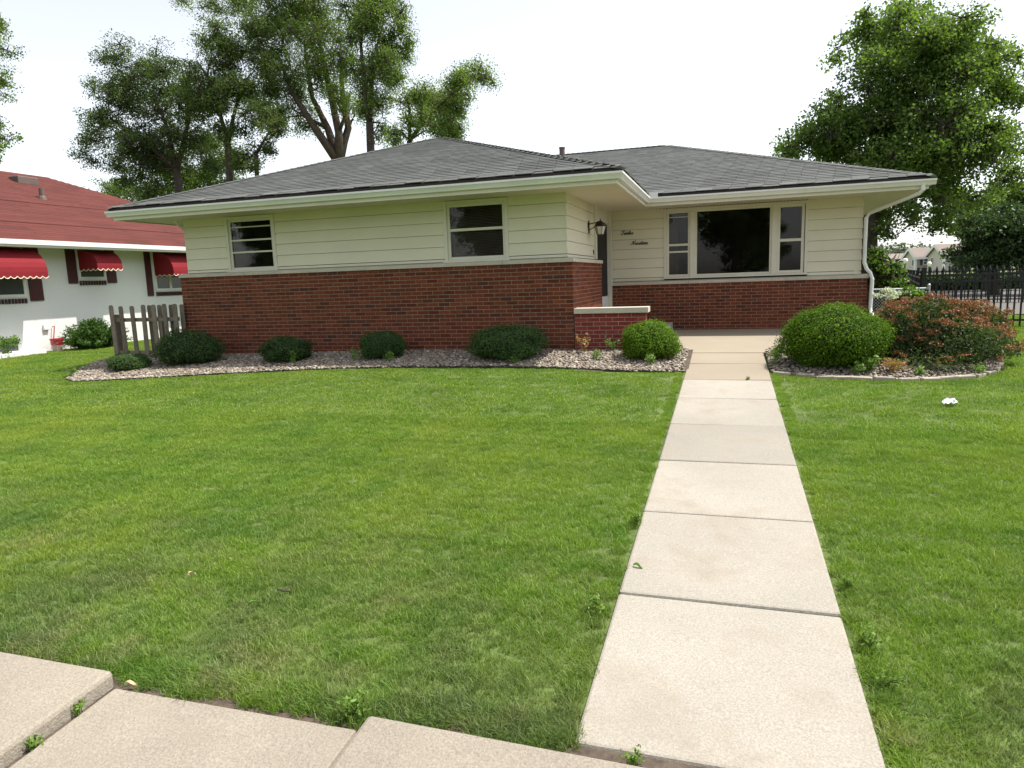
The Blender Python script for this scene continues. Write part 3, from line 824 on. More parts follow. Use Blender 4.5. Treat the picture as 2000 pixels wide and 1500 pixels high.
window('narrow window with stacked awning panes', *WL, ysL, [dict(o=(a0 + .055, a1 - .055, c0 + .03, c1 - .055), fr=.045, bars=[(c0 + .36, .03), (c0 + .585, .03), (c0 + .83, .02)])])
a0, a1, c0, c1 = WM
window('double-hung window with closed blinds', *WM, ysL, [dict(o=(a0 + .055, a1 - .055, c0 + .03, c1 - .055), fr=.05, bars=[(c0 + .535, .045)], blind=True)])
a0, a1, c0, c1 = WR
zb, zt = c0 + .03, c1 - .055
window('wide picture window between two narrow sashes', *WR, ysR,
       [dict(o=(-1.235, -0.755, zb, zt), fr=.045, bars=[(zb + .52, .035), (zb + .665, .045), (zb + 1.24, .014)], curtain=(-1.19, -1.03)),
        dict(o=(-0.655, 0.86, zb, zt), fr=.04),
        dict(o=(0.965, 1.475, zb, zt), fr=.055, bars=[(zb + .66, .055)])], mull=((-0.755, -0.655), (0.86, 0.965)))

# door in the side wall of the front wing
door = empty('front_door', (XC - .06, 14.5, 0.82), parent=house)
door['label'] = 'storm door with dark glass and pale kick panel'
f = MB().box(XC - .16, XC - .06, YD - .28, YD - .14, ZS + .013, ZSO)
f.box(XC - .16, XC + .012, YR - .10, YR - .001, .6, ZSO); f.box(XC - .159, XC - .05, YD - .14, YR - .12, 2.93, ZSO)
f.box(XC - .16, XC - .06, YD + .0, YD + .06, .82, ZS)
f.build('door_frame', M['trim'], door)
MB().box(XC - .10, XC - .07, YD - .14 + .2, YR - .12, .82, 1.42).build('kick_panel', M['gutter'], door)
MB().box(XC - .10, XC - .072, YD - .14, YR - .12, 1.42, 2.93).build('door_glass', M['dark'], door)
MB().box(XC - .07, XC - .045, YD + .16, YD + .19, 1.7, 1.82).build('door_handle', M['lampmetal'], door)
MB().box(XC - SD + .012, XC - SD + .03, YD - .36, YD - .33, 2.27, 2.36).build('doorbell', M['script'], house)

# soffit, fascia, gutters
sx0, sx1, sy0, syr, sx2 = EXL + .12, EXC - .12, EY + .12, EYR + .12, EXR - .12
so = MB()
so.add([(sx0, sy0, ZSO), (sx1, sy0, ZSO), (sx1, syr, ZSO), (sx2, syr, ZSO), (sx2, 24.3, ZSO), (sx0, 24.3, ZSO)], [(5, 4, 3, 2, 1, 0)])
so.build('soffit', M['soffit'], house)
def strip(pts, prof, name, mat, closed=False, bev=0):
    """sweep a profile (outward offset, z) along a plan path with mitred corners; outward is to the right of travel"""
    b = MB(); n = len(pts); k = len(prof); V = []
    for i, p in enumerate(pts):
        ds = []
        if i > 0: ds.append((Vector(p) - Vector(pts[i - 1])).normalized())
        if i < n - 1: ds.append((Vector(pts[i + 1]) - Vector(p)).normalized())
        ns = [Vector((d.y, -d.x)) for d in ds]
        m = ns[0] if len(ns) == 1 else (ns[0] + ns[1]) / (1 + ns[0].dot(ns[1]))
        for (o, z) in prof: V.append((p[0] + m.x * o, p[1] + m.y * o, z))
    F = [(i * k + j, (i + 1) * k + j, (i + 1) * k + (j + 1) % k, i * k + (j + 1) % k) for i in range(n - 1) for j in range(k)]
    F += [tuple(range(k)), tuple((n - 1) * k + j for j in range(k))[::-1]]
    return b.add(V, F).build(name, mat, house)
fpath = [(sx0, 24.3), (sx0, sy0), (sx1, sy0), (sx1, syr), (sx2, syr), (sx2, 24.3)]
strip(fpath, [(0, ZSO - .022), (0.02, ZSO - .022), (0.02, EZ + .02), (0, EZ + .02)], 'fascia', M['trim'])
gprof = [(.022, EZ - .10), (.075, EZ - .10), (.085, EZ - .075), (.105, EZ - .045), (.120, EZ - .03), (.120, EZ), (.113, EZ), (.113, EZ - .028), (.08, EZ - .06), (.07, EZ - .09), (.022, EZ - .09)]
strip([(sx0 - .12, sy0), (sx1, sy0), (sx1, syr), (sx2 + .12, syr)], gprof, 'gutter', M['gutter'])
strip([(sx2, syr + .02), (sx2, 24.3)], gprof, 'gutter', M['gutter'])
strip([(sx0, 24.3), (sx0, sy0 + .02)], gprof, 'gutter', M['gutter'])
MB().box(sx1 + .03, sx1 + .26, syr - .116, syr - .10, EZ - .01, EZ + .085).build('splash_guard', M['gutter'], house)
# vent slots under the right soffit
vs = MB()
for i in range(44):
    x = -1.45 + i * 0.068
    vs.box(x, x + .035, YR + .02, YR + .05, ZSO - .006, ZSO - .001)
vs.build('soffit_vents', M['drip'], house, kind='stuff')
# downspouts
def downspout(p, r=.036):
    q = []
    for i in range(len(p) - 1):
        a, b = Vector(p[i]), Vector(p[i + 1]); L = (b - a).length; e = min(.07, L * .3)
        if i == 0: q.append(a)
        else: q.append(a + (b - a) * (e / L))
        q.append(b if i == len(p) - 2 else b - (b - a) * (e / L))
    MB().tube(q, r, 10).build('downspout', M['gutter'], house, smooth=False)
downspout([(3.32, syr - .06, EZ - .08), (3.32, syr - .05, EZ - .22), (XR - .06, YR + .05, 2.86), (XR - .065, YR + .02, ZSR + .16), (XR + .075, YR - .06, ZSR - .02), (XR + .06, YR - .06, 0.98), (XR + .10, YR - .3, .85)])
downspout([(sx0 + .55, sy0 + .9, ZSO + .02), (sx0 + .55, sy0 + 1.0, ZSO - .1), (XL - .04, YF + .6, ZSO - .32), (XL - .04, YF + .62, 0.9)], .03)

# roof
roof = empty('roof', (-4, 17, EZ), parent=house)
ca = math.cos(math.atan(SLOPE)); sa = math.sin(math.atan(SLOPE))
Z0 = EZ + 0.045
DA, DB = (EXC - EXL) / 2, 5.1
ax = (EXL + EXC) / 2
ov = 0.05                                         # shingle edge stands back from the gutter lip
def rz(d): return Z0 + SLOPE * (d - ov)
YB = EYR + 2 * DB
rs = MB()
rs.add([(EXL + ov, EY + ov, Z0), (EXC - ov, EY + ov, Z0), (ax, EY + DA, rz(DA))], [(0, 1, 2)])
rs.add([(EXL + ov, EY + ov, Z0), (ax, EY + DA, rz(DA)), (ax, YB - DA, rz(DA)), (EXL + ov, YB - ov, Z0)], [(0, 1, 2, 3)])
rs.add([(EXC - ov, EY + ov, Z0), (EXC - ov, YB - ov, Z0), (ax, YB - DA, rz(DA)), (ax, EY + DA, rz(DA))], [(0, 1, 2, 3)])
rs.add([(EXL + ov + 1, EYR + ov, Z0), (EXR - ov, EYR + ov, Z0), (EXR - DB, EYR + DB, rz(DB)), (-6.0, EYR + DB, rz(DB))], [(0, 1, 2, 3)])
rs.add([(EXR - ov, EYR + ov, Z0), (EXR - ov, YB - ov, Z0), (EXR - DB, EYR + DB, rz(DB))], [(0, 1, 2)])
rs.add([(EXR - ov, YB - ov, Z0), (EXL + ov, YB - ov, Z0), (-6.0, EYR + DB, rz(DB)), (EXR - DB, EYR + DB, rz(DB))], [(0, 1, 2, 3)])
rs.build('roof_deck', M['rooffelt'], roof)
dp = MB()
for (p, q) in (((EXL + ov, EY + ov), (EXC - ov, EY + ov)), ((EXC - ov, EY + ov), (EXC - ov, EYR + ov)), ((EXC - ov, EYR + ov), (EXR - ov, EYR + ov)), ((EXR - ov, EYR + ov), (EXR - ov, YB))):
    dp.add([(p[0], p[1], Z0 - .06), (q[0], q[1], Z0 - .06), (q[0], q[1], Z0), (p[0], p[1], Z0)], [(0, 1, 2, 3)])
dp.build('roof_edge', M['drip'], roof)
EXPO = 0.137
def tab_mesh(L):
    l = (L - 0.005) / 2
    V = [(-l, 0, .004), (l, 0, .004), (-l, 0, .016), (l, 0, .016), (-l, EXPO + .03, .004), (l, EXPO + .03, .004)]
    return V, [(0, 1, 3, 2), (2, 3, 5, 4), (0, 2, 4), (1, 5, 3)]
tabs = []
def shingle_plane(org, u, vdir, nrm, smax, rangef):
    R = Matrix((u, vdir, nrm)).transposed()
    row = 0
    while row * EXPO < smax - .04:
        v = row * EXPO
        d = v * ca
        a, b = rangef(d)
        o2 = 0.1525 * (row % 2) + random.uniform(-.02, .02)
        s = a
        L = 0.305 - o2 if o2 > 0.03 else 0.305
        while s < b - .02:
            L = min(L, b - s)
            p = Vector(org) + Vector(u) * (s + L / 2) + Vector(vdir) * (v - .012 if row == 0 else v) + Vector(nrm) * (random.uniform(0, .002) + (.014 * abs(math.sin((s + L / 2) * 3.6)) + random.uniform(0, .008) if row == 0 else (.006 if row == 1 else 0)))
            tabs.append((p, R, L, row)); s += L; L = 0.305
        row += 1
shingle_plane((0, EY + ov, Z0), (1, 0, 0), (0, ca, sa), (0, -sa, ca), (DA - ov) / ca, lambda d: (EXL + ov + d, EXC - ov - d))
nA = len(tabs)
shingle_plane((0, EYR + ov, Z0), (1, 0, 0), (0, ca, sa), (0, -sa, ca), (DB - ov) / ca, lambda d: (EXC - ov - d, EXR - ov - d))
shingle_plane((EXC - ov, 0, Z0), (0, 1, 0), (-ca, 0, sa), (sa, 0, ca), (DA - ov) / ca, lambda d: (EY + ov + d, EYR + ov + d))
order = sorted(range(len(tabs)), key=lambda i: (tabs[i][0] - Vector(CAM)).length)
first = set([i for i in order if i < nA][:300])
tmesh = {}; rest = MB()
for i, (p, R, L, row) in enumerate(tabs):
    if i in first:
        k = round(L, 2)
        if k not in tmesh:
            Vt, Ft = tab_mesh(k); me = bpy.data.meshes.new('shingle'); me.from_pydata(Vt, [], Ft); me.materials.append(M['shingle']); tmesh[k] = me
        o = link('shingle', tmesh[k], roof, p); o.rotation_euler = (R @ Matrix.Rotation(random.uniform(-.006, .006), 3, 'Z')).to_euler()
    else:
        Vt, Ft = tab_mesh(L); rest.add([R @ Vector(v) + p for v in Vt], Ft, random.random())
rest.build('farther_shingles', M['shingle'], roof, rnd=True, kind='stuff')
# hip and ridge caps
cap_me = bpy.data.meshes.new('ridge_cap')
cap_me.from_pydata([(-.11, 0, -.012), (0, 0, .02), (.11, 0, -.012), (-.11, .2, -.022), (0, .2, .008), (.11, .2, -.022), (-.11, 0, -.022), (.11, 0, -.022)], [], [(0, 1, 4, 3), (1, 2, 5, 4), (0, 6, 7, 2, 1)])
cap_me.materials.append(M['shingle'])
def caps(p, q, flat=False):
    p, q = Vector(p), Vector(q); d = (q - p); L = d.length; d.normalize()
    xax = d.cross(Vector((0, 0, 1))).normalized(); zax = xax.cross(d)
    R = Matrix((xax, d, zax)).transposed(); n = int(L / .145)
    for i in range(n):
        o = link('ridge_cap', cap_me, roof, p + d * (i * .145) + zax * .012); o.rotation_euler = R.to_euler()
caps((EXL + ov, EY + ov, Z0), (ax, EY + DA, rz(DA)))
caps((EXC - ov, EY + ov, Z0), (ax, EY + DA, rz(DA)))
caps((EXR - ov, EYR + ov, Z0), (EXR - DB, EYR + DB, rz(DB)))
caps((-6.0, EYR + DB, rz(DB)), (EXR - DB, EYR + DB, rz(DB)))
vp = at_y(1098, 303, 18.6)
MB().lathe([(.075, -.5), (.075, .17), (.085, .17), (.085, .2), (.06, .2)], (vp[0], vp[1], vp[2]), 12).build('vent_pipe', M['vent'], roof)
ch = at_y(918, 281, 20)
MB().box(ch[0] - .3, ch[0] + .3, 20, 20.5, 4.2, ch[2] + .01).build('chimney', M['brick'], roof)

# script lettering
GL = {
 'T': (0.75, [[(.02, .72), (.02, .9), (.2, 1.0), (.5, .96), (.85, 1.02)], [(.55, .96), (.46, .5), (.36, .1), (.18, -.02), (.0, .06), (.08, .16)]]),
 'w': (0.72, [[(0, .1), (.1, .45), (.12, .12), (.2, .0), (.32, .18), (.38, .45), (.38, .12), (.46, 0), (.58, .2), (.62, .46), (.72, .4)]]),
 'e': (0.46, [[(0, .05), (.2, .22), (.36, .38), (.28, .48), (.14, .36), (.12, .1), (.26, 0), (.46, .08)]]),
 'l': (0.38, [[(0, .05), (.22, .5), (.3, .9), (.2, .96), (.12, .6), (.12, .12), (.22, 0), (.38, .1)]]),
 'v': (0.46, [[(0, .1), (.1, .46), (.16, .1), (.24, 0), (.36, .25), (.38, .46), (.46, .4)]]),
 'N': (0.95, [[(-.12, .0), (.02, .08), (.2, .6), (.34, 1.0), (.42, .5), (.52, .02), (.66, .5), (.82, .98), (.96, 1.05)]]),
 'i': (0.32, [[(0, .1), (.14, .46), (.12, .12), (.2, 0), (.32, .1)], [(.17, .66), (.19, .7)]]),
 'n': (0.62, [[(0, .1), (.08, .44), (.06, .0), (.2, .36), (.32, .46), (.36, .3), (.34, .06), (.46, 0), (.62, .1)]]),
 't': (0.38, [[(0, .05), (.2, .6), (.24, .85), (.14, .3), (.14, .06), (.24, 0), (.38, .1)], [(.06, .58), (.38, .62)]]),
}
def word(text, x, z, size, yf, name, label):
    b = MB(); cx = 0.0
    for chh in text:
        w, strokes = GL[chh]
        for s in strokes:
            pl = [(cx + px + py * .28, py) for (px, py) in s]
            fine = []
            for i in range(len(pl) - 1):
                p0, p1, p2, p3 = pl[max(i - 1, 0)], pl[i], pl[i + 1], pl[min(i + 2, len(pl) - 1)]
                for t in (0, .33, .66):
                    fine.append(tuple(.5 * ((2 * p1[k]) + (-p0[k] + p2[k]) * t + (2 * p0[k] - 5 * p1[k] + 4 * p2[k] - p3[k]) * t * t + (-p0[k] + 3 * p1[k] - 3 * p2[k] + p3[k]) * t ** 3) for k in (0, 1)))
            fine.append(pl[-1])
            b.tube([(x + fx * size, yf - .03, z + fz * size) for fx, fz in fine], 0.0055, 5)
        cx += w
    o = b.build(name, M['script'], house); o['label'] = label
    return o
word('Twelve', -2.205, 2.713, 0.082, ysR, 'lettering', 'black script word Twelve')
word('Nineteen', -1.985, 2.490, 0.084, ysR, 'lettering', 'black script word Nineteen')

# wall lantern
lx, ly, lz = XC + .12, 13.12, 2.77
lan = empty('wall_lantern', (XC - SD + .02, ly, lz), 'dark metal carriage lantern on the siding beside the front door', 'lamp')
b = MB().lathe([(.035, -.01), (.05, 0), (.035, .012)], (0, 0, 0), 10)
bp = MB().box(XC - SD + .005, XC - SD + .03, ly - .045, ly + .045, lz - .12, lz + .12); bp.build('back_plate', M['lampmetal'], lan, bevel=.008)
MB().tube([(XC - SD + .02, ly, lz + .05), (XC, ly, lz + .07), (lx, ly, lz + .075)], .01, 6).build('arm', M['lampmetal'], lan)
MB().tube([(XC - SD + .02, ly, lz - .06), (XC - .02, ly, lz - .02), (lx - .08, ly, lz + .0)], .008, 6).build('arm', M['lampmetal'], lan)
def frust(b, c, r0, z0, r1, z1, k=4):
    b.lathe([(r0, z0), (r1, z1)], c, k)
b = MB(); frust(b, (lx, ly, lz), .118, .0, .085, .065, 6); frust(b, (lx, ly, lz), .06, .064, .035, .10, 6); frust(b, (lx, ly, lz), .012, .10, .008, .145, 6); b.build('lantern_roof', M['lampmetal'], lan)
b = MB(); frust(b, (lx, ly, lz), .058, -.148, .10, -.004, 6); b.build('lantern_glass', M['lampglass'], lan)
b = MB()
for j in range(6):
    t = 2 * math.pi * j / 6
    b.tube([(lx + .062 * math.cos(t), ly + .062 * math.sin(t), lz - .152), (lx + .106 * math.cos(t), ly + .106 * math.sin(t), lz + .0)], .006, 4)
frust(b, (lx, ly, lz), .068, -.165, .068, -.148, 6); b.build('cage', M['lampmetal'], lan)

# low porch wall
pw = empty('porch_wall', (-1.8, YF + .14, 0.6), 'low red brick porch wall with a limestone cap slab', 'wall')
PX1 = -1.235
zc = 1.338
brick_wall(pw, [((XC + .012, YF + .004, 0), 0.0, layout(PX1 - XC - .012, 10, zc - .092, 1)), ((PX1, YF + .004, 0), math.pi / 2, layout(0.2065, 10, zc - .092, 1)),], 300, M['brick2'])
MB().box(XC + .012, PX1 - .007, YF + .012, YF + .205, .4, zc - .093).build('mortar', M['mortar2'], pw)
MB().box(XC + .008, -1.19, YF - .04, YF + .26, zc - .09, zc).build('cap_slab', M['stone'], pw, bevel=.006)

# ------------------------------------------------------------------ foliage
def leaves(C, N, size, name, mat, parent, up=0.35, aspect=0.55, rnd=None, kind=None, normals=None, size_var=0.35):
    """C (n,3) leaf centres; rhombic leaves, four corners each"""
    n = len(C)
    nr = rng.normal(size=(n, 3)) if normals is None else normals + rng.normal(size=(n, 3)) * 0.6
    nr[:, 2] = nr[:, 2] + up
    nr /= np.linalg.norm(nr, axis=1, keepdims=True) + 1e-9
    t = np.cross(nr, rng.normal(size=(n, 3))); t /= np.linalg.norm(t, axis=1, keepdims=True) + 1e-9
    b = np.cross(nr, t)
    s = (size * (1 + rng.uniform(-size_var, size_var, n)))[:, None]
    V = np.stack([C - t * s * .5, C + b * s * .5 * aspect + nr * s * .06, C + t * s * .5, C - b * s * .5 * aspect + nr * s * .06], 1).reshape(-1, 3)
    F = np.arange(n * 4).reshape(-1, 4)
    r = rng.random(n) if rnd is None else np.clip(rnd, 0, 1)
    off = np.array(wloc(parent)) if parent is not None else 0
    o = link(name, mesh_np(name, V - off, F, mat, np.repeat(r * 0.999, 4)), parent)
    if kind: o['kind'] = kind
    return o

def bush(x, y, rx, ry, h, n, size, mat, label, group=None, lump=0.10, name='clipped_shrub', sink=0.1):
    z = bed_z(x, y) if (inside(bedL, x, y) or inside(bedR, x, y)) else zg(x, y)
    root = empty(name, (x, y, z), label, 'shrub', group)
    ph = rng.uniform(0, 6.28, (7, 3)); kk = rng.normal(size=(7, 3)) * 4.0
    def rad(D):
        q = np.zeros(len(D))
        for a in range(7): q += np.sin(D @ kk[a] + ph[a, 0])
        return 1 + lump * q / 2.6
    def place(D, sc):
        # flattened underside: wide belly low down
        r = rad(D)[:, None] * sc
        P = D * r * np.array([rx, ry, h * .56])
        P[:, 2] += h * .46
        P[:, 2] = np.maximum(P[:, 2], 0.03 + 0.12 * h * rng.random(len(P)))
        return P + np.array([x, y, z])
    D = rng.normal(size=(n, 3)); D /= np.linalg.norm(D, axis=1, keepdims=True)
    sc = 1 - 0.2 * rng.random((n, 1)) ** 1.4 + 0.03 * rng.normal(size=(n, 1)) + 0.14 * (rng.random((n, 1)) ** 14) + 0.05 * np.sin(D @ kk[2] * 5 + 2)[:, None] * np.sin(D @ kk[3] * 5)[:, None]
    clump = np.sin(D @ kk[0] * 3 + 1) * np.sin(D @ kk[1] * 3) * 0.5 + 0.5
    leaves(place(D, sc), n, size, 'foliage', mat, root, up=0.25, normals=D * 1.0, rnd=0.25 + 0.45 * rng.random(n) + 0.3 * clump)
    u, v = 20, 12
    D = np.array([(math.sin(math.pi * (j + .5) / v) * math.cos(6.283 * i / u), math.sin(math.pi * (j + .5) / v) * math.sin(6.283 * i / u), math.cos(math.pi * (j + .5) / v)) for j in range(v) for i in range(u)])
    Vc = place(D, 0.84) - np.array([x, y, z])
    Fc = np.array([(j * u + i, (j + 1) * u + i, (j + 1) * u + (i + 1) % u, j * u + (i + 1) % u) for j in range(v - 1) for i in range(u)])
    link('dark_core', mesh_np('dark_core', Vc, Fc, M['core'], smooth=True), root)  # solid dark core added to block the view through the leaves
    s = MB()
    for k in range(5): s.tube([(x + .03 * k - .06, y, z - .05), (x + (k - 2) * rx * .2, y + random.uniform(-.1, .1), z + h * .4)], .014, 5)
    s.build('stem', M['bark'], root)
    return root

GS = 'clipped evergreen shrubs in the front beds'
bush(-10.52, 9.92, .38, .34, .30, 8000, .026, M['shrub_shaded'], 'small low dark shrub in front of the picket fence', GS)
bush(-9.50, 10.35, .68, .5, .60, 16000, .027, M['shrub_shaded'], 'large dark shrub between picket fence and brick wall', GS)
bush(-7.42, 10.38, .45, .4, .43, 11000, .026, M['shrub_shaded'], 'low dark oval shrub below the narrow awning window', GS)
bush(-5.62, 10.55, .41, .38, .46, 11000, .026, M['shrub_shaded'], 'round dark shrub midway along the front brick wall', GS)
bush(-3.36, 10.48, .65, .48, .53, 17000, .027, M['shrub_shaded'], 'wide dark shrub below the double-hung window', GS)
bush(-1.11, 10.48, .44, .42, .55, 16000, .027, M['box'], 'bright green round shrub before the low porch wall', GS, lump=.09)
bush(1.38, 10.06, .65, .6, .80, 40000, .027, M['box'], 'big bright green domed shrub right of the walk', GS, lump=.07)

# spirea with rusty flower heads
sx, sy = 2.74, 10.7
sz = bed_z(2.8, 10.6)
spi = empty('flowering_shrub', (sx, sy, sz), 'large spreading shrub covered in rusty pink flower heads', 'shrub')
n = 16000
D = rng.normal(size=(n, 3)); D[:, 2] = np.abs(D[:, 2]); D /= np.linalg.norm(D, axis=1, keepdims=True)
bump_ = 1 + .1 * np.sin(D @ np.array([5, 2, 3]) + 1) + .08 * np.sin(D @ np.array([-3, 6, 4]))
r = (1 - .5 * rng.random(n) ** 2.2) * bump_
P = D * r[:, None] * np.array([.96, .9, .8]); P[:, 2] = P[:, 2] * .9 + .06
leaves(P + np.array([sx, sy, sz]), n, .05, 'foliage', M['spirea'], spi, up=.3, aspect=.42)
V, F = [], []
s = MB()
for i in range(60):
    a = random.uniform(0, 6.28); e = random.uniform(.25, 1.0)
    s.tube([(sx + .1 * math.cos(a), sy + .1 * math.sin(a), sz - .03), (sx + .6 * e * math.cos(a), sy + .6 * e * math.sin(a), sz + .45), (sx + .9 * e * math.cos(a), sy + .85 * e * math.sin(a), sz + .4 + .3 * max(0, 1 - e * e) ** .5)], [.012, .008, .004], 4)
s.build('stem', M['bark'], spi)
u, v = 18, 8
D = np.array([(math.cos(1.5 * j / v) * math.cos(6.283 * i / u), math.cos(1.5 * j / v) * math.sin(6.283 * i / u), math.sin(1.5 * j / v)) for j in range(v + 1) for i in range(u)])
link('dark_core', mesh_np('dark_core', D * np.array([.62, .58, .48]), np.array([(j * u + i, j * u + (i + 1) % u, (j + 1) * u + (i + 1) % u, (j + 1) * u + i) for j in range(v) for i in range(u)]), M['core'], smooth=True), spi)  # dark dome added inside the foliage against see-through gaps
# flower heads: flat-topped clusters of tiny petals
fc, fn = [], []
heads = 0
while heads < 460:
    d = rng.normal(size=3); d[2] = abs(d[2]); d /= np.linalg.norm(d)
    if d[2] < .2 + .55 * rng.random() and rng.random() < .82: continue
    q = d * (1 + .1 * math.sin(d @ np.array([5, 2, 3]) + 1) + .08 * math.sin(d @ np.array([-3, 6, 4]))) * np.array([1.0, .94, .82]) * rng.uniform(.9, 1.03); q[2] = q[2] * .92 + .07
    rr = rng.uniform(.03, .075)
    k = int(46 * (rr / .06) ** 2)
    t = rng.uniform(0, 6.28, k); ra = rr * np.sqrt(rng.random(k))
    fc.append(np.column_stack([q[0] + ra * np.cos(t), q[1] + ra * np.sin(t), q[2] + .55 * (rr - ra) + rng.uniform(-.02, .02, k)]))
    fn.append(np.full(k, rng.random()) * .6 + rng.random(k) * .4)
    heads += 1
leaves(np.concatenate(fc) + np.array([sx, sy, sz]), 0, .019, 'flower_heads', M['spirea_fl'], spi, up=.5, aspect=.9, rnd=np.concatenate(fn), kind='stuff')
# small flowering sprig and dry grass under it
sp2 = empty('flowering_sprig', (2.55, 9.72, bed_z(2.55, 9.72)), 'small pink flowering sprig at the foot of the rusty shrub', 'plant')
C0 = np.array([2.55, 9.72, bed_z(2.55, 9.72)])
leaves(C0 + rng.normal(size=(500, 3)) * np.array([.2, .12, .06]) + np.array([0, 0, .12]), 0, .045, 'foliage', M['spirea'], sp2, up=.4, aspect=.45)
pc = np.concatenate([np.array([rng.normal() * .17, rng.normal() * .1, .17 + rng.uniform(-.08, .08)]) + np.column_stack([rng.normal(size=30) * .025, rng.normal(size=30) * .025, rng.uniform(-.008, .008, 30)]) for _ in range(9)])
leaves(C0 + pc, 0, .02, 'flower_heads', M['spirea_fl'], sp2, up=1.2, aspect=.9, rnd=.6 + .4 * rng.random(len(pc)), kind='stuff')

def stalky(name, label, cat, x, y, z, n, h, w, mat, size, group=None, up=.2, droop=.4):
    root = empty(name, (x, y, z), label, cat, group)
    s = MB(); C = []
    for i in range(n):
        a = random.uniform(0, 6.28); l = random.uniform(.5, 1) * h; e = random.uniform(.2, 1) * w
        p = [(x + random.uniform(-.02, .02), y + random.uniform(-.02, .02), z - .02), (x + e * .4 * math.cos(a), y + e * .4 * math.sin(a), z + l * .7), (x + e * math.cos(a), y + e * math.sin(a), z + l)]
        s.tube(p, [.003, .0025, .0015], 4)
        for t in np.linspace(.2, 1, 7):
            q = np.array(p[1]) * (1 - t) + np.array(p[2]) * t if t > .3 else np.array(p[0]) * (1 - t) + np.array(p[1]) * t
            C += [q + rng.normal(size=3) * size * .5 for _ in range(2)]
    s.build('stem', mat, root)
    leaves(np.array(C), 0, size, 'foliage', mat, root, up=up, aspect=.42)
    return root
stalky('dry_grass_tuft', 'tan dry grass tuft beside the small pink sprig', 'plant', 2.02, 9.62, bed_z(2.02, 9.62), 46, .2, .2, M['dryweed'], .03)
stalky('weed_tuft', 'yellow-green weed at the foot of the big domed shrub', 'plant', 1.74, 9.62, bed_z(1.74, 9.6), 26, .24, .16, M['weed'], .045)
GW = 'weeds growing in the gravel beds'
for (x, y, h, lab) in ((0.70, 10.6, .16, 'weed at the walk edge near the porch slab'), (.66, 10.0, .2, 'leafy weed along the right edge of the walk'), (1.0, 9.85, .14, 'tiny weed in gravel left of the big domed shrub'),
                       (1.58, 9.5, .15, 'pale weed sprout in front of the big domed shrub'), (-1.05, 10.0, .17, 'weed sprout in front of the bright round shrub'), (-1.9, 10.3, .15, 'small weed in sunlit gravel below the porch wall'),
                       (-1.72, 10.98, .26, 'tall weed against the foot of the porch wall'), (-2.2, 10.95, .3, 'dry stalk at the joint of porch wall and house'), (-5.35, 10.2, .2, 'weed right of the round dark shrub'),
                       (-5.98, 10.22, .22, 'weed left of the round dark shrub'), (-7.1, 10.1, .2, 'weed before the low oval shrub'), (-3.1, 10.05, .12, 'little weed before the wide dark shrub'),
                       (-11.3, 9.4, .16, 'weed at the left end of the front bed'), (2.95, 9.62, .14, 'broad-leaved weed at the right bed corner'), (2.3, 9.5, .1, 'pale weed in gravel before the pink sprig'), (-0.72, 10.95, .16, 'weed at the left edge of the porch slab')):
    stalky('weed', lab, 'weed', x, y, bed_z(x, y), 7, h, h * .6, M['dryweed'] if 'dry' in lab else M['weed'], .05, GW)
GX = 'weeds along the paving edges'
for (x, y, h, lab) in ((-.60, 3.25, .12, 'leafy weed on the left edge of the walk'), (.62, 3.2, .09, 'broadleaf weed on the right edge of the walk'), (.63, 2.9, .08, 'dark weed tuft at the right front of the walk'), (-1.42, 2.24, .12, 'dandelion-like weed at the joint of two pavement slabs'),
                       (-.55, 4.35, .09, 'clover patch on the left edge of the walk'), (.62, 3.75, .08, 'small weed near the walk joint at right'), (-2.585, 1.98, .07, 'sprout in the raised slab joint'), (-2.575, 1.78, .06, 'lower sprout in the raised slab joint'), (-.3, 2.25, .06, 'weed in the gap at the end of the walk'), (.26, 9.115, .05, 'thin stalk growing from a joint in the walk')):
    stalky('weed', lab, 'weed', x, y, zg(x, y), 8, h * .7, h * .7, M['weedgreen'], .026 if h > .08 else .018, GX, up=.8)

# hydrangea and side-yard shrub behind the corner
hx, hy = 2.95, 13.2
hyd = empty('white_hydrangea', (hx, hy, zg(hx, hy)), 'hydrangea with white flower heads behind the rusty shrub', 'shrub')
C0 = np.array([hx, hy, zg(hx, hy)])
D = rng.normal(size=(2600, 3)); D[:, 2] = np.abs(D[:, 2]); D /= np.linalg.norm(D, axis=1, keepdims=True)
leaves(C0 + D * rng.uniform(.6, 1, (2600, 1)) * np.array([.44, .4, .92]), 0, .10, 'foliage', M['lightleaf'], hyd, up=.5, aspect=.7)
s = MB()
for i in range(14):
    a = i * .9; s.tube([(hx, hy, C0[2]), (hx + .35 * math.cos(a), hy + .3 * math.sin(a), C0[2] + .85)], .008, 4)
s.build('stem', M['bark'], hyd)
for k, (px, py) in enumerate(((1731, 566), (1743, 571), (1734, 577), (1772, 573), (1742, 580), (1712, 577), (1751, 574))):
    q = at_y(px, py, hy - .35 + .08 * (k % 4))
    leaves(q + rng.normal(size=(150, 3)) * np.array([.036, .036, .018]), 0, .028, 'flower_head', M['hydr_fl'], hyd, up=.8, aspect=.9)

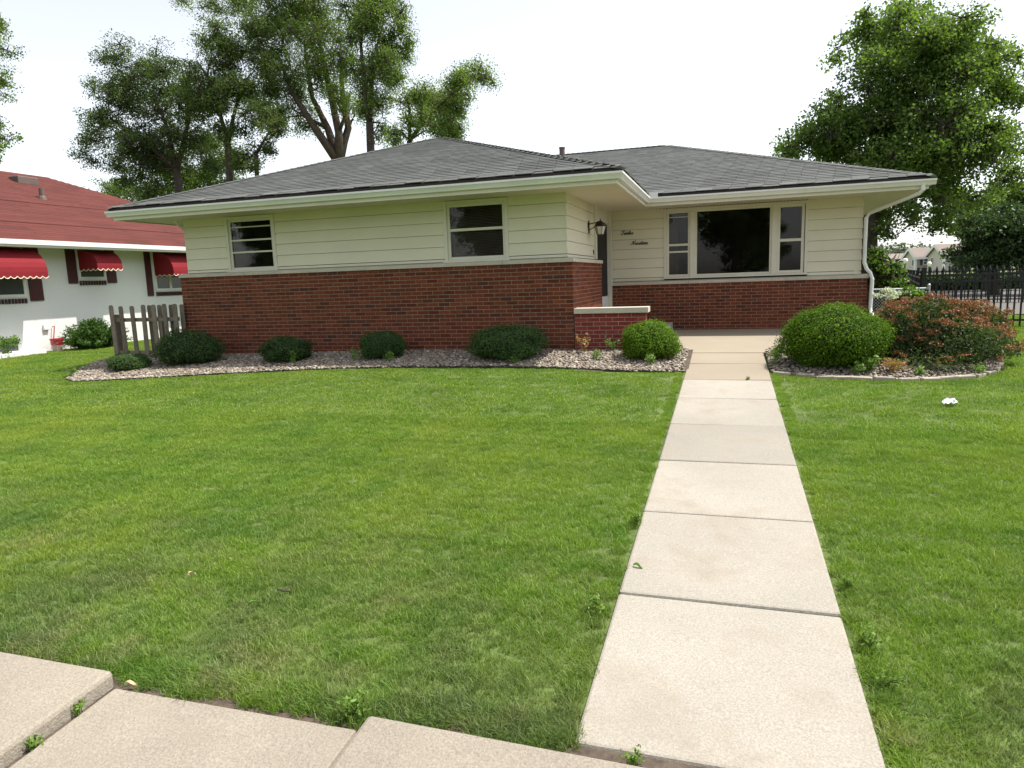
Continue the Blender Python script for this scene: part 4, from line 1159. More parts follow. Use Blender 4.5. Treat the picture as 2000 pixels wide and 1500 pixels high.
# ------------------------------------------------------------------ trees
def cluster_leaves(blobs, n, sub, spread, flat=0.7, hollow=0.5):
    """leaf centres: each blob holds a few boughs, each bough many twigs, leaves gather round the twigs"""
    vol = np.array([b[1][0] * b[1][1] * b[1][2] for b in blobs]) ** .75
    share = vol / vol.sum()
    C, R = [], []; tw = []
    for (c, rad), sh in zip(blobs, share):
        c = np.array(c); rad = np.array(rad)
        m = max(4, int(sub * sh)); k = max(6, int(n * sh / m))
        nb_ = int(np.clip(m / 9, 3, 9))
        D = rng.normal(size=(nb_, 3)); D /= np.linalg.norm(D, axis=1, keepdims=True)
        B = c + D * rng.uniform(.35, .8, (nb_, 1)) * rad
        br = rng.uniform(.4, .72, nb_); tone = rng.random(nb_)
        w = rng.integers(0, nb_, m)
        D = rng.normal(size=(m, 3)); D /= np.linalg.norm(D, axis=1, keepdims=True)
        S = B[w] + D * (rng.random((m, 1)) ** hollow) * rad * br[w][:, None]
        tw += [(c, q) for q in B] + [(B[w[i_]], S[i_]) for i_ in range(m)]
        sz = spread * rng.uniform(.5, 1.25, m)
        G = rng.normal(size=(m, k, 3)); G /= np.maximum(1.0, np.linalg.norm(G, axis=2, keepdims=True) / 1.7)
        L = S[:, None, :] + G * sz[:, None, None] * np.array([1, 1, flat])
        C.append(L.reshape(-1, 3))
        R.append((tone[w][:, None] * .3 + rng.random((m, 1)) * .25 + rng.random((m, k)) * .45).ravel())
    return np.concatenate(C), np.concatenate(R), tw
def tree(name, label, base, r0, fork, blobs, n, sub, spread, size, mat, bark, group=None, aspect=.6, leaders=None, twigs=True, hollow=.5, k=7, flat=.7):
    root = empty(name, base, label, 'tree', group)
    b = MB(); base = Vector(base); fork = Vector(fork)
    mid = (base + fork) / 2 + Vector((random.uniform(-.2, .2), random.uniform(-.2, .2), 0))
    b.tube([base - Vector((0, 0, .3)), base + Vector((0, 0, .25)), mid, fork], [r0 * 1.35, r0 * 1.05, r0 * .9, r0 * .8], k + 2)
    starts = [(fork, r0 * .8)]
    for L in (leaders or []):
        pts = [fork] + [Vector(p) for p in L]
        rr = [r0 * .62 * (1 - .75 * i / (len(pts) - 1)) for i in range(len(pts))]
        b.tube(pts, rr, k)
        starts += [(p, q) for p, q in zip(pts[1:], rr[1:])]
    for (c, rad) in blobs:
        c = Vector(c)
        p, q = min(starts, key=lambda s: (s[0] - c).length + (2.0 if s[0].z > c.z + .5 else 0))
        m1 = p.lerp(c, .4) + Vector((random.uniform(-.3, .3), random.uniform(-.3, .3), random.uniform(-.1, .35)))
        m2 = p.lerp(c, .75) + Vector((random.uniform(-.3, .3), random.uniform(-.3, .3), random.uniform(-.1, .3)))
        q = min(q, r0 * .4)
        b.tube([p, m1, m2, c], [q * .75, q * .5, q * .32, q * .15 + .008], 5)
        starts.append((m2, q * .45))
    C, R, tw = cluster_leaves(blobs, n, sub, spread, hollow=hollow, flat=flat)
    b.build('trunk', bark, root, smooth=True)
    if twigs:
        t = MB()
        for (c, q) in tw:
            m = (c + q) / 2 + rng.normal(size=3) * .15
            t.tube([c, m, q], [.03, .018, .006], 3, caps=False)
        t.build('twigs', bark, root, kind='stuff')
    leaves(C, 0, size, 'crown', mat, root, up=.25, aspect=aspect, rnd=R)
    return root
def blobs_px(lst, Y, depth=1.0, jit=1.2, grow=1.2):
    out = []
    for it in lst:
        px, py, r = it[:3]; Yb = Y + (it[3] if len(it) > 3 else random.uniform(-jit, jit))
        c = at_y(px, py, Yb); r = r * grow; s = r * ((c - CAM) @ FW) / F_PX
        out.append((tuple(c), (s, s * depth, s * .85)))
    return out
def P3(px, py, Y): return tuple(at_y(px, py, Y))
GT = 'tall trees behind the house'
def gbase(px, Y): 
    q = at_y(px, 500, Y); return (q[0], q[1], .45)
# dark leaning tree at far left
tree('shade_tree', 'dark spreading tree at the left of the back trees', gbase(372, 33), .26, P3(345, 330, 33),
     blobs_px([(228, 110, 38), (212, 165, 42), (300, 130, 45), (330, 165, 55), (265, 175, 60), (230, 225, 55), (300, 235, 60), (195, 268, 38), (178, 312, 28), (255, 285, 48), (320, 290, 50), (370, 220, 50), (360, 130, 32), (205, 245, 30), (350, 270, 40), (240, 320, 30), (290, 330, 36), (345, 325, 34), (385, 285, 30), (300, 385, 34), (345, 395, 34), (255, 360, 26), (275, 300, 40), (395, 330, 30)], 33),
     72000, 1700, .27, .10, M['cotton'], M['bark'], GT, leaders=[[P3(325, 245, 33), P3(300, 180, 33)], [P3(260, 260, 32.5), P3(215, 230, 32.5)], [P3(370, 230, 33.5), P3(360, 150, 33.5)]])
tree('shade_tree', 'airy dark tree with a bare forked trunk behind the roof', gbase(462, 31), .21, P3(445, 280, 31),
     blobs_px([(430, 105, 42), (395, 160, 42), (415, 70, 35), (470, 110, 45), (480, 170, 42), (440, 190, 40), (500, 215, 38), (470, 250, 30), (400, 215, 35), (425, 255, 26), (520, 180, 30), (535, 140, 28), (500, 60, 34), (520, 230, 26), (450, 150, 36), (380, 200, 30)], 31),
     38000, 1000, .26, .095, M['cotton'], M['bark'], GT, leaders=[[P3(432, 230, 31), P3(405, 150, 31), P3(385, 120, 31)], [P3(460, 210, 31), P3(485, 150, 31)]])
tree('shade_tree', 'thin crooked tree with hanging sprays above the grey roof', gbase(492, 30), .13, P3(500, 300, 30),
     blobs_px([(530, 255, 28), (520, 290, 24), (505, 320, 20), (540, 225, 24), (480, 310, 22), (465, 330, 18)], 30, jit=.6),
     7500, 260, .22, .09, M['cotton'], M['bark'], GT, leaders=[[P3(515, 275, 30), P3(540, 235, 30)]])
tree('cottonwood_tree', 'tall many-stemmed light green tree in the middle of the back trees', gbase(672, 34), .42, P3(662, 318, 34),
     blobs_px([(560, 60, 62), (520, 100, 45), (610, 95, 55), (555, 150, 55), (615, 165, 45), (650, 120, 45), (600, 20, 50), (530, 10, 50), (400, 12, 32), (465, 22, 40), (575, 215, 42), (660, 190, 40), (640, 40, 42), (545, 245, 30), (690, 215, 36), (600, 250, 28), (360, 2, 24), (680, 60, 36), (680, 130, 34), (500, 60, 40), (520, 170, 36), (640, -50, 60), (560, -60, 70), (480, -40, 50)], 34),
     84000, 1900, .29, .10, M['cotton_light'], M['bark_light'], GT, aspect=.5, flat=1.0,
     leaders=[[P3(615, 250, 33.5), P3(570, 180, 33.5), P3(545, 110, 33.5)], [P3(640, 250, 34.5), P3(610, 190, 34.5), P3(595, 90, 34.5)], [P3(662, 260, 34), P3(645, 180, 34), P3(620, 60, 34), P3(610, -20, 34)], [P3(680, 250, 35), P3(668, 170, 35), P3(665, 90, 35)]])
tree('cottonwood_tree', 'straight dark-trunked tall tree right of the many-stemmed one', gbase(734, 31), .23, P3(722, 240, 31),
     blobs_px([(745, 25, 45), (775, 70, 32), (715, 60, 38), (760, 110, 38), (725, 130, 38), (790, 95, 26), (755, 155, 34), (700, 150, 32), (770, 150, 24), (740, 195, 30), (700, 10, 38), (780, 18, 26), (715, 200, 26), (745, 265, 22), (770, 275, 18), (700, -50, 50), (760, -40, 50)], 31),
     46000, 1150, .26, .095, M['cotton_light'], M['bark'], GT, aspect=.5, flat=1.0, leaders=[[P3(712, 170, 31), P3(705, 90, 31), P3(700, 0, 31)], [P3(728, 120, 31), P3(750, 40, 31)]])
tree('cottonwood_tree', 'low leaning pale tree behind the peak of the roof', gbase(775, 29), .16, P3(800, 275, 29),
     blobs_px([(835, 185, 30), (862, 215, 34), (895, 165, 30), (930, 150, 26), (958, 150, 16), (870, 255, 30), (835, 245, 28), (895, 205, 28), (820, 215, 22), (885, 240, 26), (800, 240, 20), (790, 200, 16), (775, 265, 18)], 29),
     26000, 640, .25, .09, M['cotton_light'], M['bark_light'], GT, aspect=.5, flat=1.0, leaders=[[P3(835, 230, 29), P3(880, 185, 29), P3(925, 155, 29)], [P3(800, 220, 29), P3(795, 190, 29)]])
tree('understory_tree', 'bushy lighter green tree filling in below the dark ones', gbase(345, 37), .2, P3(345, 400, 37),
     blobs_px([(445, 330, 30), (400, 275, 30), (400, 320, 42), (345, 350, 45), (300, 375, 42), (430, 360, 35), (255, 385, 34), (380, 385, 42), (430, 300, 32), (215, 375, 28), (200, 395, 24), (330, 310, 40)], 37),
     38000, 900, .32, .115, M['cotton_light'], M['bark'], GT)
tree('understory_tree', 'small treetop just above the red roof', gbase(145, 45), .12, P3(145, 395, 45), blobs_px([(145, 378, 14), (135, 384, 10), (156, 384, 10)], 45, jit=.3), 1500, 60, .25, .15, M['cotton'], M['bark'], GT)
tree('shade_tree', 'leafy tree whose branches enter at the left edge', gbase(-260, 27), .35, P3(-200, 250, 27),
     blobs_px([(-20, 80, 45), (-5, 130, 38), (-40, 160, 50), (-25, 45, 36), (-40, 270, 40), (-12, 305, 26), (-30, 240, 30), (-90, 100, 70), (-100, 220, 70)], 27, jit=.8),
     22000, 600, .2, .11, M['maple'], M['bark'], leaders=[[P3(-120, 200, 27), P3(-60, 150, 27)]])
# maple at the right
maple = tree('maple_tree', 'big dense round-headed tree rising behind the right end of the house', (at_y(1694, 500, 26)[0], 26, .5), .3, P3(1700, 390, 26),
     blobs_px([(1755, 60, 62), (1830, 60, 62), (1710, 50, 36), (1890, 110, 60), (1790, 130, 85), (1935, 180, 52), (1720, 150, 60), (1850, 200, 90), (1660, 215, 50), (1750, 235, 85), (1605, 255, 46), (1570, 275, 34), (1545, 288, 24), (1965, 240, 36), (1660, 275, 55), (1830, 300, 85), (1920, 280, 60), (1740, 320, 70), (1950, 330, 34), (1870, 375, 45), (1790, 385, 50), (1720, 385, 45), (1770, 425, 26), (1820, 430, 20), (1850, 420, 26), (1640, 310, 40), (1975, 120, 20), (1640, 110, 18), (1655, 85, 16), (1720, 440, 16), (1715, 425, 28), (1790, 300, 80), (1715, 455, 14), (1735, 445, 14), (1700, 470, 10), (1815, 452, 9), (1600, 225, 16), (1690, 20, 16), (1990, 200, 18), (1985, 300, 18), (1940, 90, 20), (1900, 40, 18), (1522, 292, 12)], 26, depth=1.1),
     105000, 2500, .25, .092, M['maple'], M['bark'], aspect=.8, leaders=[[P3(1740, 300, 26), P3(1780, 180, 26), P3(1800, 90, 26)], [P3(1760, 330, 26.5), P3(1850, 260, 26.5)], [P3(1680, 310, 25.5), P3(1630, 270, 25.5)]], hollow=.4)
tree('dense_tree', 'dark low tree at the right edge above the iron fence', gbase(1945, 33), .22, P3(1945, 480, 33),
     blobs_px([(1935, 480, 42), (1975, 470, 45), (1895, 495, 32), (1880, 455, 22), (1915, 440, 36), (1985, 430, 34), (1960, 515, 36), (1910, 518, 26), (2010, 500, 45), (2040, 450, 60), (1872, 505, 14)], 33),
     36000, 800, .22, .11, M['darktree'], M['bark'], 'trees beyond the iron fence', aspect=.8, hollow=.4)
tree('dense_tree', 'lighter green tree behind the dark one at the right edge', gbase(1930, 38), .2, P3(1930, 450, 38),
     blobs_px([(1910, 405, 34), (1945, 395, 32), (1890, 425, 24), (1980, 395, 32), (1925, 430, 34), (2020, 400, 50)], 38),
     14000, 360, .3, .13, M['maple'], M['bark'], 'trees beyond the iron fence', aspect=.8, hollow=.4)
q = at_y(1720, 600, 17.5)
tree('side_shrub', 'tall loose green shrub beside the right end wall', (q[0], 17.5, .55), .04, P3(1718, 590, 17.5),
     blobs_px([(1706, 500, 18), (1716, 525, 24), (1738, 530, 24), (1750, 515, 15), (1725, 555, 28), (1745, 560, 22), (1705, 550, 20), (1758, 535, 10), (1710, 585, 22), (1740, 590, 22)], 17.5, jit=.3),
     5200, 260, .10, .07, M['lightleaf'], M['bark'], aspect=.6)['category'] = 'shrub'

# ------------------------------------------------------------------ picket fence at the left
pf = empty('picket_fence', (-11.3, 11.1, zg(-11.3, 11.1)), 'weathered wooden picket fence section at the left house corner', 'fence')
fy = 11.0
zb = zg(-11.3, fy)
def picket_mesh(w, h, t):
    c = w * .3
    poly = [(-w / 2, 0), (w / 2, 0), (w / 2, h - c), (w / 2 - c * .55, h - c * .2), (w / 2 - c, h), (-w / 2 + c, h), (-w / 2 + c * .55, h - c * .2), (-w / 2, h - c)]
    b = MB().prism(poly, 1, -t / 2, t / 2)
    me = bpy.data.meshes.new('picket'); me.from_pydata(b.v, [], b.f); me.materials.append(M['wood']); me.update(); return me
pm = picket_mesh(.098, 1.15, .02)
for px in (219, 238, 259, 279, 301, 322, 342):
    x = at_y(px, 592, fy)[0]
    o = link('picket', pm, pf, (x, fy - .03, zb - .02 + random.uniform(-.015, .015))); o.rotation_euler = (random.uniform(-.01, .01), random.uniform(-.02, .02), random.uniform(-.06, .06))
for px in (292, 312, 334, 354):
    x = at_y(px, 592, fy + .11)[0]
    o = link('picket', pm, pf, (x, fy + .1, zb - .03)); o.rotation_euler = (0, random.uniform(-.015, .015), 0)
xa, xb = at_y(214, 600, fy)[0], XL - .01
MB().box(xa, xb, fy, fy + .045, zb + .80, zb + .875).build('rail', M['wood'], pf)
MB().box(xa, xb, fy, fy + .045, zb + .14, zb + .215).build('rail', M['wood'], pf)
MB().box(xa - .01, xa + .08, fy + .05, fy + .14, zb - .3, zb + .95).build('post', M['wood'], pf)
MB().box(at_y(305, 600, fy)[0], at_y(305, 600, fy)[0] + .09, fy + .006, fy + .096, zb - .3, zb + .9).build('post', M['wood'], pf)

# ------------------------------------------------------------------ neighbour's white house
XN, XE = -17.0, -16.14
nb = empty('neighbour_house', (XN, 15, .45), 'white painted brick house with red roof and red awnings at the left', 'house')
NZ, NY0, NY1 = 3.12, 6.0, 24.8
NS = .43; ND = 6.2
MB().box(XN - 9, XN, NY0 + .9, NY1 - .9, 0.0, NZ - .02).build('wall', M['white_wall'], nb)
nr = empty('roof', (XE - ND, 15, NZ), parent=nb)
za = NZ + .06
apx = XE - ND
rm = MB()
rm.add([(XE + .0, NY0, za), (XE, NY1, za), (apx, NY1 - ND, za + NS * ND), (apx, NY0 + ND, za + NS * ND)], [(0, 1, 2, 3)])
rm.add([(XE, NY1, za), (XE - 2 * ND, NY1, za), (apx, NY1 - ND, za + NS * ND)], [(0, 1, 2)])
rm.add([(XE - 2 * ND, NY1, za), (XE - 2 * ND, NY0, za), (apx, NY0 + ND, za + NS * ND), (apx, NY1 - ND, za + NS * ND)], [(0, 1, 2, 3)])
rm.add([(XE - 2 * ND, NY0, za), (XE, NY0, za), (apx, NY0 + ND, za + NS * ND)], [(0, 1, 2)])
rm.build('roof_deck', M['red_roof'], nr)
# red shingle courses: butted strips stepping up the slope
cs = math.hypot(1, NS); sh = MB(); sh2 = MB(); row = 0
while row * .15 < ND * cs - .1:
    d0 = row * .15 / cs; d1 = (row + 1) * .15 / cs + .03
    y0, y1 = NY0 + d0, NY1 - d0; yy = y0 + random.uniform(0, .5)
    segs = [y0]
    while yy < y1: segs.append(yy); yy += random.uniform(.8, 1.1)
    segs.append(y1)
    lift = .009 if row not in (9, 22) else .028
    for a, b in zip(segs[:-1], segs[1:]):
        b -= .004
        sh.add([(XE - d0, a, za + NS * d0 + .002), (XE - d0, b, za + NS * d0 + .002), (XE - d0, b, za + NS * d0 + lift), (XE - d0, a, za + NS * d0 + lift), (XE - d1, b, za + NS * d1 + .004), (XE - d1, a, za + NS * d1 + .004)], [(0, 1, 2, 3), (3, 2, 4, 5)], random.random())
    row += 1
sh.build('shingles', M['red_roof'], nr, rnd=True, kind='stuff')
def on_nroof(px, py):
    d = ray(px, py); # plane z = za + NS*(XE - x)
    t = (za + NS * XE - CAM[2]) / (d[2] + NS * d[0]); return CAM + d * t
q = on_nroof(83, 388); MB().lathe([(.13, -.05), (.1, .05), (.075, .08), (.075, .3), (.05, .3)], q, 10).build('vent_pipe', M['vent'], nr)
q = on_nroof(47, 356); MB().box(q[0] - .2, q[0] + .2, q[1] - .35, q[1] + .35, q[2] - .1, q[2] + .16).build('roof_vent', M['vent'], nr, bevel=.03)
b = MB()
b.prism([(XE - .13, NZ - .09), (XE - .03, NZ - .09), (XE + .0, NZ - .03), (XE + .01, NZ + .03), (XE - .13, NZ + .03)], 1, NY0, NY1); 
def flip(bld): pass
g = MB(); prof = [(XE - .13, NZ - .10), (XE - .04, NZ - .10), (XE - .01, NZ - .05), (XE + .01, NZ - .04), (XE + .01, NZ + .02), (XE - .13, NZ + .02)]
V = [(x, NY0, z) for x, z in prof] + [(x, NY1, z) for x, z in prof]; k = len(prof)
g.add(V, [(i, (i + 1) % k, k + (i + 1) % k, k + i) for i in range(k)] + [tuple(range(k)), tuple(range(k, 2 * k))]).build('gutter', M['gutter'], nb)
MB().box(XE - .10, XE + .012, NY0, NY1, NZ + .021, NZ + .075).build('drip_edge', M['white_paint'], nb)
MB().box(XN - .02, XE - .13, NY0, NY1, NZ - .05, NZ + .0).build('soffit', M['white_paint'], nb)
def nbox(y0, y1, z0, z1, x0, x1, name, mat, par, bev=0): return MB().box(XN + x0, XN + x1, y0, y1, z0, z1).build(name, mat, par, bevel=bev)
def n_window(y0, y1, z0, z1, lab, mid=None):
    w = empty('window', (XN, (y0 + y1) / 2, z0), parent=nb); w['label'] = lab
    f = MB()
    f.box(XN - .01, XN + .03, y0, y0 + .07, z0, z1); f.box(XN - .01, XN + .03, y1 - .07, y1, z0, z1)
    f.box(XN - .01, XN + .029, y0 + .07, y1 - .07, z0, z0 + .08); f.box(XN - .01, XN + .029, y0 + .07, y1 - .07, z1 - .06, z1)
    if mid: f.box(XN - .01, XN + .028, mid - .05, mid + .05, z0 + .08, z1 - .06)
    f.build('window_frame', M['white_paint'], w)
    MB().box(XN - .0, XN + .012, y0 + .07, y1 - .07, z0 + .08, z1 - .06).build('pane', M['pane'], w)
    n = int((y1 - y0) / .085)
    for i in range(n):
        a = y0 + (y1 - y0) * (i + .15) / n
        MB().box(XN, XN + .035, a, a + .05, z0 - .15, z0 - .03).build('sill_brick', M['dark_brick'], w)
    return w
def shutter(y0, y1, z0, z1):
    o = nbox(y0, y1, z0, z1, .002, .035, 'shutter', M['shutter'], nb)
    s = MB(); z = z0 + .06
    while z < z1 - .06:
        s.box(XN + .033, XN + .045, y0 + .04, y1 - .04, z, z + .03); z += .06
    s.build('shutter_slats', M['shutter'], o, kind='stuff')
def awning(y0, y1, ztop, zbot, out, lab):
    aw = empty('awning', (XN, (y0 + y1) / 2, ztop), parent=nb); aw['label'] = lab
    n = 8
    prof = [(0.02 + out * math.sin(math.pi / 2 * i / n) ** .8, ztop - (ztop - zbot) * (1 - math.cos(math.pi / 2 * i / n))) for i in range(n + 1)]
    b = MB(); V = []
    for (o, z) in prof: V += [(XN + o, y0, z), (XN + o, y1, z)]
    b.add(V, [(2 * i, 2 * i + 1, 2 * i + 3, 2 * i + 2) for i in range(n)])
    for yy in (y0, y1):
        V = [(XN + o, yy, z) for o, z in prof] + [(XN + .02, yy, zbot)]
        b.add(V, [tuple(range(len(V)))])
    b.build('canopy', M['red_cloth'], aw)
    # scalloped valance
    def val(p, q):
        p, q = Vector(p), Vector(q); L = (q - p).length; k = max(2, round(L / .17)); v = MB(); t = MB(); m = k * 8
        top = []; bot = []
        for i in range(m + 1):
            c = p.lerp(q, i / m); top.append((c.x, c.y, c.z)); bot.append((c.x, c.y, c.z - .10 - .05 * abs(math.sin(math.pi * i / 8))))
        v.add(top + bot, [(i, i + 1, m + 2 + i, m + 1 + i) for i in range(m)]); v.build('valance', M['red_cloth'], aw)
        t.tube(bot, .011, 4); t.build('valance_trim', M['awning_trim'], aw)
    e = XN + prof[-1][0]
    val((e, y0, zbot), (e, y1, zbot)); val((XN + .02, y0, zbot), (e, y0, zbot)); val((e, y1, zbot), (XN + .02, y1, zbot))
wins = [(11.75, 13.2, 1.82, 3.06, 'large window with a red awning at the left edge', None), (14.74, 15.62, 2.24, 3.06, 'small window with a red awning in the middle', None), (17.38, 19.2, 1.86, 3.06, 'double window with a red awning by the picket fence', 18.0)]
for (y0, y1, z0, z1, lab, mid) in wins: n_window(y0, y1, z0, z1, lab, mid)
for (y0, y1, z0, z1) in ((13.28, 13.64, 1.72, 3.06), (14.42, 14.70, 2.14, 3.06), (15.66, 15.97, 2.14, 3.06), (17.06, 17.28, 1.72, 3.06), (11.3, 11.66, 1.72, 3.06), (19.3, 19.6, 1.72, 3.06)): shutter(y0, y1, z0, z1)
awning(11.75, 13.2, 3.04, 2.42, .80, 'large red awning'); awning(14.78, 15.6, 3.04, 2.62, .66, 'small red awning'); awning(17.4, 19.2, 3.04, 2.46, .74, 'far red awning')
nbox(13.50, 13.66, .96, 1.10, 0, .07, 'meter_box', M['white_paint'], nb, .01)
MB().tube([(XN + .02, 13.76, 1.02), (XN + .1, 13.76, 1.05), (XN + .09, 13.74, .9), (XN + .05, 13.70, .55)], .012, 6).build('tap', M['red_plastic'], nb)
nbox(12.0, 12.78, .42, .82, -.02, .015, 'cellar_window', M['pane'], nb)
nbox(11.2, 13.1, .3, .5, 0.01, .55, 'cellar_kerb', M['white_wall'], nb, .02)
# bucket by the wall
bx, by = XN + .32, at_x(112, 676, XN + .32)[1]; bz = zg(bx, by) + .0
bk = empty('plastic_bucket', (bx, by, bz), 'red and pale plastic bucket standing by the white wall', 'bucket')
MB().lathe([(.11, 0), (.13, .16)], (bx, by, bz), 16).build('body', M['clear_plastic'], bk)
MB().lathe([(.131, .16), (.15, .30), (.158, .30), (.158, .33), (.14, .33), (.125, .2)], (bx, by, bz), 16).build('rim', M['red_plastic'], bk)
MB().tube([(bx - .15, by, bz + .3), (bx - .1, by - .11, bz + .2), (bx, by - .15, bz + .16), (bx + .1, by - .11, bz + .2), (bx + .15, by, bz + .3)], .005, 5).build('handle', M['galv'], bk)
# juniper at the white wall
jx, jy = -16.15, at_x(186, 668, -16.15)[1]
jz = zg(jx, jy)
jn = empty('juniper_shrub', (jx, jy, jz), 'feathery green juniper against the white wall', 'shrub')
C, R = [], []; s = MB()
for i in range(330):
    a = rng.uniform(0, 6.28); e = rng.uniform(.1, 1.35); L = rng.uniform(.5, .86)
    d = np.array([math.cos(a) * math.sin(e) * 1.0, math.sin(a) * math.sin(e) * 1.15, math.cos(e) * .92]) * L
    s.tube([(jx, jy, jz), tuple(np.array([jx, jy, jz]) + d)], [.012, .004], 4)
    t = rng.uniform(.35, 1.05, 60)[:, None]
    C.append(np.array([jx, jy, jz]) + d * t + rng.normal(size=(60, 3)) * .06 * (1.3 - t)); R.append(np.clip(t[:, 0] * .6 + rng.random(60) * .4, 0, 1))
s.build('branches', M['bark'], jn)
leaves(np.concatenate(C), 0, .075, 'foliage', M['juniper'], jn, up=.3, aspect=.3, rnd=np.concatenate(R))
stalky('cellar_plant', 'leafy plant by the cellar window of the white house', 'plant', -16.55, 12.15, .5, 18, .4, .35, M['lightleaf'], .09)

# ------------------------------------------------------------------ iron fence, chain-link, lamps, far houses at the right
def iron_fence(p, q, name, label, spacing, h, posts, sub=1.25, finial=True, group='black iron fences'):
    p, q = Vector(p), Vector(q); d = q - p; L = d.length; d.normalize(); ang = math.atan2(d.y, d.x)
    root = empty(name, p, label, 'fence', group)
    r = .011 * sub
    b = MB().box(-r, r, -r, r, 0.0, h - .04)
    if finial: b.lathe([(r * 1.2, h - .045), (r * 2.2, h - .01), (r * 1.6, h + .03), (.002, h + .085)], (0, 0, 0), 6)
    me = bpy.data.meshes.new('picket'); me.from_pydata(b.v, [], b.f); me.materials.append(M['iron']); me.update()
    n = int(L / spacing)
    for i in range(n + 1):
        c = p + d * (i * spacing)
        o = link('picket', me, root, (c.x, c.y, c.z + .03)); o.rotation_euler = (0, 0, ang)
    R = Matrix.Rotation(ang, 3, 'Z')
    for z in (h * .13, h * .80, h * .92):
        bb = MB().box(0, L, -.022 * sub, .022 * sub, z, z + .04)
        bb.v = [tuple(R @ Vector(v) + p) for v in bb.v]; bb.build('rail', M['iron'], root)
    k = 0
    while k <= L + .01:
        c = p + d * k
        bb = MB().box(-.035, .035, -.035, .035, -.1, h + .06).box(-.042, .042, -.042, .042, h + .061, h + .085)
        bb.v = [tuple(R @ Vector(v) + c) for v in bb.v]; bb.build('post', M['iron'], root); k += posts
    return root
fx = at_y(1803, 560, 16.4)[0]
iron_fence((fx, 16.4, .50), (fx + 5.4, 16.4, .44), 'iron_fence', 'nearest black iron fence run with spear points', .118, 1.2, 2.4)
iron_fence((fx, 16.52, .50), (at_y(1757, 540, 40)[0], 40.0, .45), 'iron_fence', 'black iron fence running straight back from the corner post', .13, 1.14, 2.4, finial=False)
iron_fence((at_y(1793, 540, 27)[0], 27.0, .47), (16.5, 25.0, .45), 'iron_fence', 'black iron fence farther off across the pale pavement', .115, 1.2, 2.4, sub=1.4, finial=False)
# chain-link gate
cg = empty('chain_link_gate', (3.6, 15.6, .55), 'short grey chain-link gate beside the house corner', 'gate')
MB().tube([(3.80, 15.5, .5), (3.80, 15.5, 1.43)], .028, 8).lathe([(.03, 0), (.03, .03), (.005, .05)], (3.80, 15.5, 1.43), 8).build('post', M['galv'], cg)
MB().tube([(2.75, 15.5, 1.39), (3.80, 15.5, 1.39)], .018, 6).build('rail', M['galv'], cg)
MB().tube([(2.75, 15.5, .6), (3.80, 15.5, .6)], .016, 6).build('rail', M['galv'], cg)
w = MB()
for i in range(-14, 22):
    for s in (-1, 1):
        x0 = 2.78 + i * .06; pts2 = [(x0 if s > 0 else x0 + .78, 15.5 + .004 * s, .61), (x0 + .78 if s > 0 else x0, 15.5 + .004 * s, 1.385)]
        a, b2 = Vector(pts2[0]), Vector(pts2[1])
        lo, hi = 2.78, 3.78
        if a.x == b2.x: continue
        ts = sorted([(lo - a.x) / (b2.x - a.x), (hi - a.x) / (b2.x - a.x)]); t0, t1 = max(0, ts[0]), min(1, ts[1])
        if t1 > t0 + .02: w.tube([a.lerp(b2, t0), a.lerp(b2, t1)], .003, 3, caps=False)
w.build('wire_mesh', M['galv'], cg, kind='stuff')

for (px, py, Y, lab) in ((1768, 509, 70, 'globe street lamp left of the beige gable'), (1815, 515, 84, 'globe street lamp before the taupe wall')):
    q = at_y(px, py, Y)
    lp = empty('street_lamp', (q[0], q[1], .4), lab, 'lamp', 'globe street lamps')
    MB().tube([(q[0], q[1], .4), (q[0], q[1], q[2] - .25)], [.09, .06], 8).build('pole', M['iron'], lp)
    MB().lathe([(.1, -.28), (.16, -.2), (.24, -.02), (.2, .14), (.08, .22)], q, 12).build('globe', M['globe'], lp)
    MB().lathe([(.09, .22), (.06, .3), (.01, .38)], q, 8).build('finial', M['iron'], lp)
q = at_y(1722, 486, 110)
up_ = empty('utility_pole', (q[0], q[1], .4), 'thin dark utility pole far behind the shrub', 'pole')
MB().tube([(q[0], q[1], .4), (q[0], q[1], q[2])], [.3, .22], 8).build('pole', M['bark'], up_)
MB().box(q[0] - 1.0, q[0] + 1.0, q[1] - .08, q[1] + .08, q[2] - .7, q[2] - .55).build('cross_arm', M['bark'], up_)

